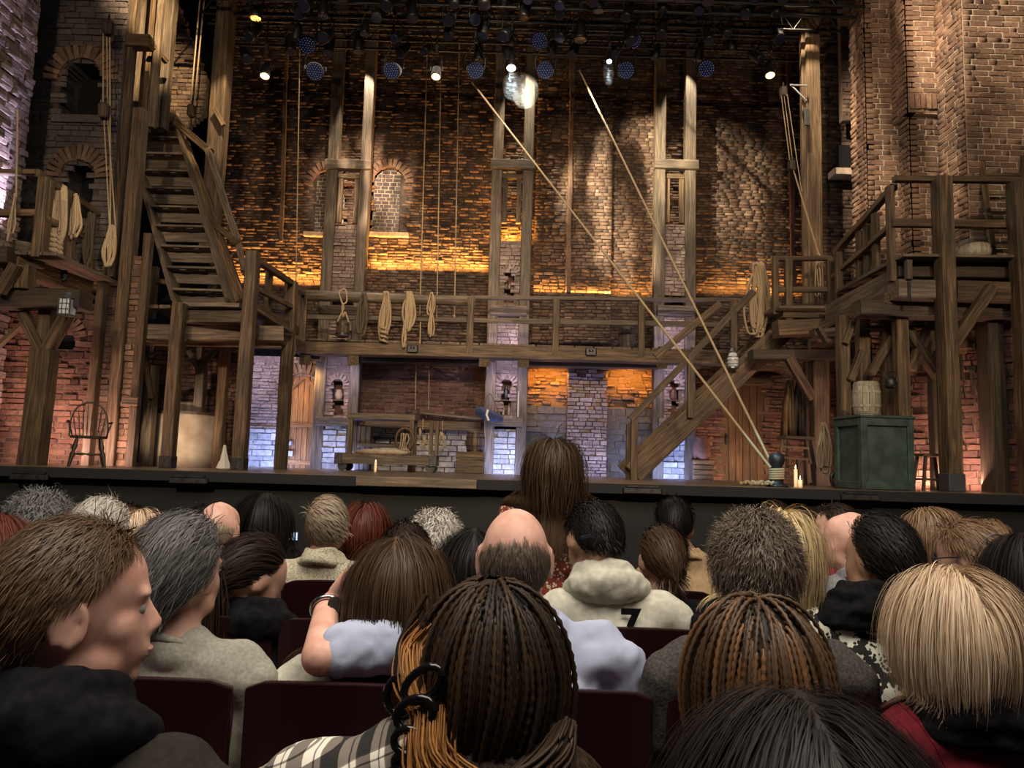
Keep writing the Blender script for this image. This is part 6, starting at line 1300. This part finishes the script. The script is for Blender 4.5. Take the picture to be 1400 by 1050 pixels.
PE('balding elderly man in a red top', 303, 684, 3.2, 'f_red', 'bald', 'h_sandy', sk='skin_pink', sw=1.0, yaw=-10)
PE('person with very long straight black hair looking at a phone', 366, 674, 3.6, 'f_black', 'long', 'h_black', fem=True, hlen=.55, yaw=-15)
PE('person with dark grey curly hair and face turned right at the far left', 62, 676, 2.7, 'f_black', 'curly', 'h_grey', yaw=-62, hlen=.07)
PE('person with short white hair behind the foreground man', 141, 688, 2.6, 'f_charcoal', 'tousled', 'h_white')
PE('person with short straight blonde hair next to the white-haired person', 193, 700, 3.1, 'f_charcoal', 'bob', 'h_blonde', fem=True, hlen=.16)
PE('person with short dark hair, mostly hidden, in the front row at left', 176, 690, 4.2, 'f_black', 'short', 'h_darkbrown')
PE('person with long auburn hair cut off by the left edge', -4, 702, 1.95, 'f_cream', 'long', 'h_red', fem=True)
PE('person with curly white hair in a dark top right of centre-left', 598, 704, 2.95, 'f_black', 'curly', 'h_white', hlen=.075, fem=True)
PE('person with thin reddish hair just behind the curly white hair', 587, 700, 3.7, 'f_black', 'short', 'h_greybrown')
PE('person with long black hair left of the bald man', 650, 722, 2.45, 'f_black', 'long', 'h_black', fem=True, hlen=.45)
PE('person with dark tousled hair seated beyond the brown-haired woman', 556, 716, 2.5, 'f_black', 'short', 'h_darkbrown')
PE('standing woman with long brown hair in a red floral dress', 757, 600, 3.55, 'f_floral', 'wavy', 'h_brown', fem=True, hlen=.50, s=1.04, sw=1.2, style_n=5200, stand=True, pants='f_floral', sk='skin', neck='crew')
PE('person with sleek black hair and cornrows in a tan coat', 922, 682, 3.6, 'f_tan', 'bun', 'h_black', yaw=-12, sk='skin_tan', neck='collar', bx=18, sw=1.1)
PE('person with a messy brown hair bun in a black top', 903, 722, 2.95, 'f_black', 'bun', 'h_brown', fem=True, yaw=15, style_n=3200)
PE('woman with long wavy pale blonde hair in a black top', 1070, 698, 2.35, 'f_black', 'wavy', 'h_paleblonde', fem=True, yaw=-10, sw=1.15, bx=-22, hlen=.34)
PE('person with short dark hair in front of the wavy blonde woman', 1058, 686, 3.4, 'f_maroon', 'short', 'h_darkbrown', bx=30)
PE('bald man in a grey jacket with face in profile to the left', 1160, 698, 3.05, 'f_grey', 'none', 'h_brown', yaw=72, sk='skin_pink', neck='collar', bx=5)
PE('dark-haired man in profile to the left beyond the bald man', 1143, 690, 3.7, 'f_black', 'short', 'h_darkbrown', yaw=68, sk='skin_pink')
PE('woman with full black hair, black scarf and snake-print coat', 1200, 710, 2.3, 'f_snake', 'tousled', 'h_black', yaw=30, fem=True, neck='scarf', hlen=.06, sk='skin_tan', bx=-40, sw=1.15, bz=.01)
PE('woman with light brown hair in profile to the left wearing a striped top', 1268, 698, 3.2, 'f_stripe', 'bob', 'h_ltbrown', yaw=66, fem=True, hlen=.17)
GL = []
GL.append(PE('boy with brown hair and glasses in a grey jacket, turned left', 1322, 714, 2.75, 'f_grey', 'short', 'h_ltbrown', yaw=48, nod=10, neck='collar', bx=15, hlen=.06))
PE('person with short sandy brown hair beyond the boy with glasses', 1352, 712, 3.2, 'f_pink', 'short', 'h_ltbrown')
GL.append(PE('person with long black hair and glasses pushed up at the right edge', 1396, 728, 2.2, 'f_black', 'long', 'h_black', fem=True, hlen=.42))
PE('person with short black hair seated left of the balding man', 277, 694, 4.2, 'f_black', 'short', 'h_black')
BLUE, HX = bs[0], bs[1]
# watch on the blue-shirted man's wrist
t = thing('wrist_watch', 'steel wrist watch on the left wrist of the blue-shirted man', 'watch', wri); ad = (wri-elb).normalized(); wp_ = wri-ad*.012
a_ = ad.cross(Vector((0,1,0))).normalized(); b_ = ad.cross(a_)
V_, F_ = tubes([np.array([tuple(wp_+a_*.034*math.cos(k)+b_*.031*math.sin(k)) for k in np.linspace(0, 6.283, 25)])], .006, 6); mesh_obj('watch_band', from_np('watch_band', V_, F_, True), 'steel', t)
bm = bmesh.new(); lathe(bm, [(.017,0),(.019,.004),(.017,.009)], 20); dirc = (-b_*.3+a_*(-.6)+Vector((0,-.8,.4))).normalized(); R_ = dirc.to_track_quat('Z', 'Y').to_matrix().to_4x4(); bm_obj('watch_case', bm, 'steel', t, Matrix.Translation(wp_+dirc*.033) @ R_)
# --- theatre seats
def seat_proto():
    t = thing('theatre_seat', 'x', 'seat', (0,0,-1.29)); w, hgt = .405, .62; n = 10
    def panel(w, h0, h1, th, y, crown=.012):
        V = []; Fc = []
        for i in range(n+1):
            f = i/n*2-1; X = f*w/2; yy = y+.035*(f*f); top = h1+crown*(1-f*f)-(.012 if abs(f) > .99 else 0)
            V += [(X, yy, h0), (X, yy, top), (X, yy+th, h0), (X, yy+th, top)]
        for i in range(n): a = i*4; b = a+4; Fc += [[a,b,b+1,a+1],[a+2,a+3,b+3,b+2],[a+1,b+1,b+3,a+3],[a,a+2,b+2,b]]
        Fc += [[0,1,3,2],[4*n,4*n+2,4*n+3,4*n+1]]; return V, Fc
    V, Fc = panel(w, -.85, -.322, .018, 0); bo = mesh_obj('backrest', from_np('backrest', V, Fc), 'seatwood', t); bv = bo.modifiers.new('b', 'BEVEL'); bv.width = .004; bv.segments = 2
    V, Fc = panel(w-.03, -.82, -.345, .05, .02, .01); mesh_obj('back_pad', from_np('back_pad', V, Fc), 'seatcloth', t)
    box(t, 'seat_cushion', (0,.28,-.84), (w-.02,.44,.09), 'seatcloth', bevel=.02)
    for s in (-1, 1): box(t, 'armrest', (s*(w/2+.022),.22,-.66), (.036,.36,.03), 'seatwood', bevel=.008); box(t, 'leg', (s*(w/2+.022),.22,-.98), (.03,.3,.62), 'black_metal')
    return t
proto = seat_proto(); kids = list(proto.children); first = [True]
def seat(xc, Y, label):
    X = P(xc, 900, Y).x
    if first[0]: r = proto; first[0] = False
    else:
        r = proto.copy(); C.objects.link(r)
        for k in kids: c = k.copy(); C.objects.link(c); c.parent = r; c.matrix_parent_inverse = k.matrix_parent_inverse.copy()
    r.location = (X, Y, -1.29); r['label'] = label; r['category'] = 'seat'; r['group'] = 'maroon theatre seats of the audience'
for row, Y, xs in ((1, 1.60, ((173,'grey-sweatered man with tousled hair'),(467,'woman with long brown hair under an arm'),(761,'man in the pale blue shirt'),(1055,'man in the charcoal blazer'),(1349,'woman with the blonde bob'))),
                   (2, 2.24, ((62,'curly grey-haired person at far left'),(267,'woman with the white hair tie'),(471,'dark-haired person beyond the long-haired woman'),(674,'long black-haired person by the bald man'),(877,'young man in the cream sweatshirt'),(1079,'wavy blonde woman'),(1281,'woman in the snake-print coat'),(1484,'long black-haired person at the right edge'))),
                   (3, 2.96, ((20,'front-left stranger'),(165,'white-haired person'),(310,'balding man in red'),(452,'man in the beige sweater'),(600,'curly white-haired person'),(905,'person with the messy brown bun'),(1160,'bald man in profile'),(1310,'woman in the striped top'))),
                   (4, 3.69, ((365,'very long black-haired person'),(500,'auburn-haired woman'),(935,'person in the tan coat'),(1060,'short dark-haired person beyond the blonde'),(1165,'dark-haired man in profile')))):
    for xc, who in xs:
        if who == 'front-left stranger': continue
        seat(xc, Y, 'maroon theatre seat of the %s' % who)
# numeral on the sweatshirt

HO = [o for o in C.objects if o.name.startswith('person') and 'numeral' in o.get('label', '')][0]
for txt, x, y, sz, Yt in (('7', 857, 858, .085, 2.275),):
    cu = bpy.data.curves.new('numeral', 'FONT'); cu.body = txt; cu.size = sz*1.3; cu.extrude = .002; cu.offset = .004; to = bpy.data.objects.new('numeral', cu); C.objects.link(to)
    bpy.context.view_layer.update(); me = bpy.data.meshes.new_from_object(to.evaluated_get(bpy.context.evaluated_depsgraph_get())); bpy.data.objects.remove(to)
    me.materials.clear(); q = P(x-9, y+12, Yt); mesh_obj('printed_numeral', me, 'f_black', HO, Matrix.Translation(q) @ Matrix.Rotation(math.pi/2, 4, 'X'))
q = P(801, 734, 2.30); box(HO, 'hood_label', q, (.032,.003,.010), 'f_navy', Matrix.Rotation(-.22, 3, 'Y'), .001)
def glasses(res, up=0):
    root, hx, W, B, Rh, out = res; R3 = np.array(Rh); rings_ = []
    for sx in (-1, 1): rings_.append(np.array([(sx*.032+.024*math.cos(a), .104-.004*abs(sx), .0+.019*math.sin(a)) for a in np.linspace(0, 6.283, 17)])); rings_.append(np.array([(sx*.056, .102, .004), (sx*.078, .05, .004), (sx*.084, -.005, .002)]))
    rings_.append(np.array([(-.009, .106, .002), (0, .109, .004), (.009, .106, .002)]))
    if up: rings_ = [np.stack([r[:, 0]*1.15, r[:, 1]*.72-.015, r[:, 2]+.088-.3*(r[:, 1]-.1)*0], -1) for r in rings_]
    V, Fq = tubes([r@R3.T for r in rings_], .0022, 6); out(V, Fq, 'glasses', 'tin' if up else 'black')
glasses(GL[0]); glasses(GL[1], 1)
p = P(398, 733, 3.95); t = thing('phone', 'small glowing phone held up beside the very long black hair', 'phone', p); box(t, 'phone_case', p, (.075, .009, .045), 'black', None, .002); box(t, 'phone_screen', p+Vector((0,-.0055,0)), (.068, .002, .038), 'lampscreen', None, 0)
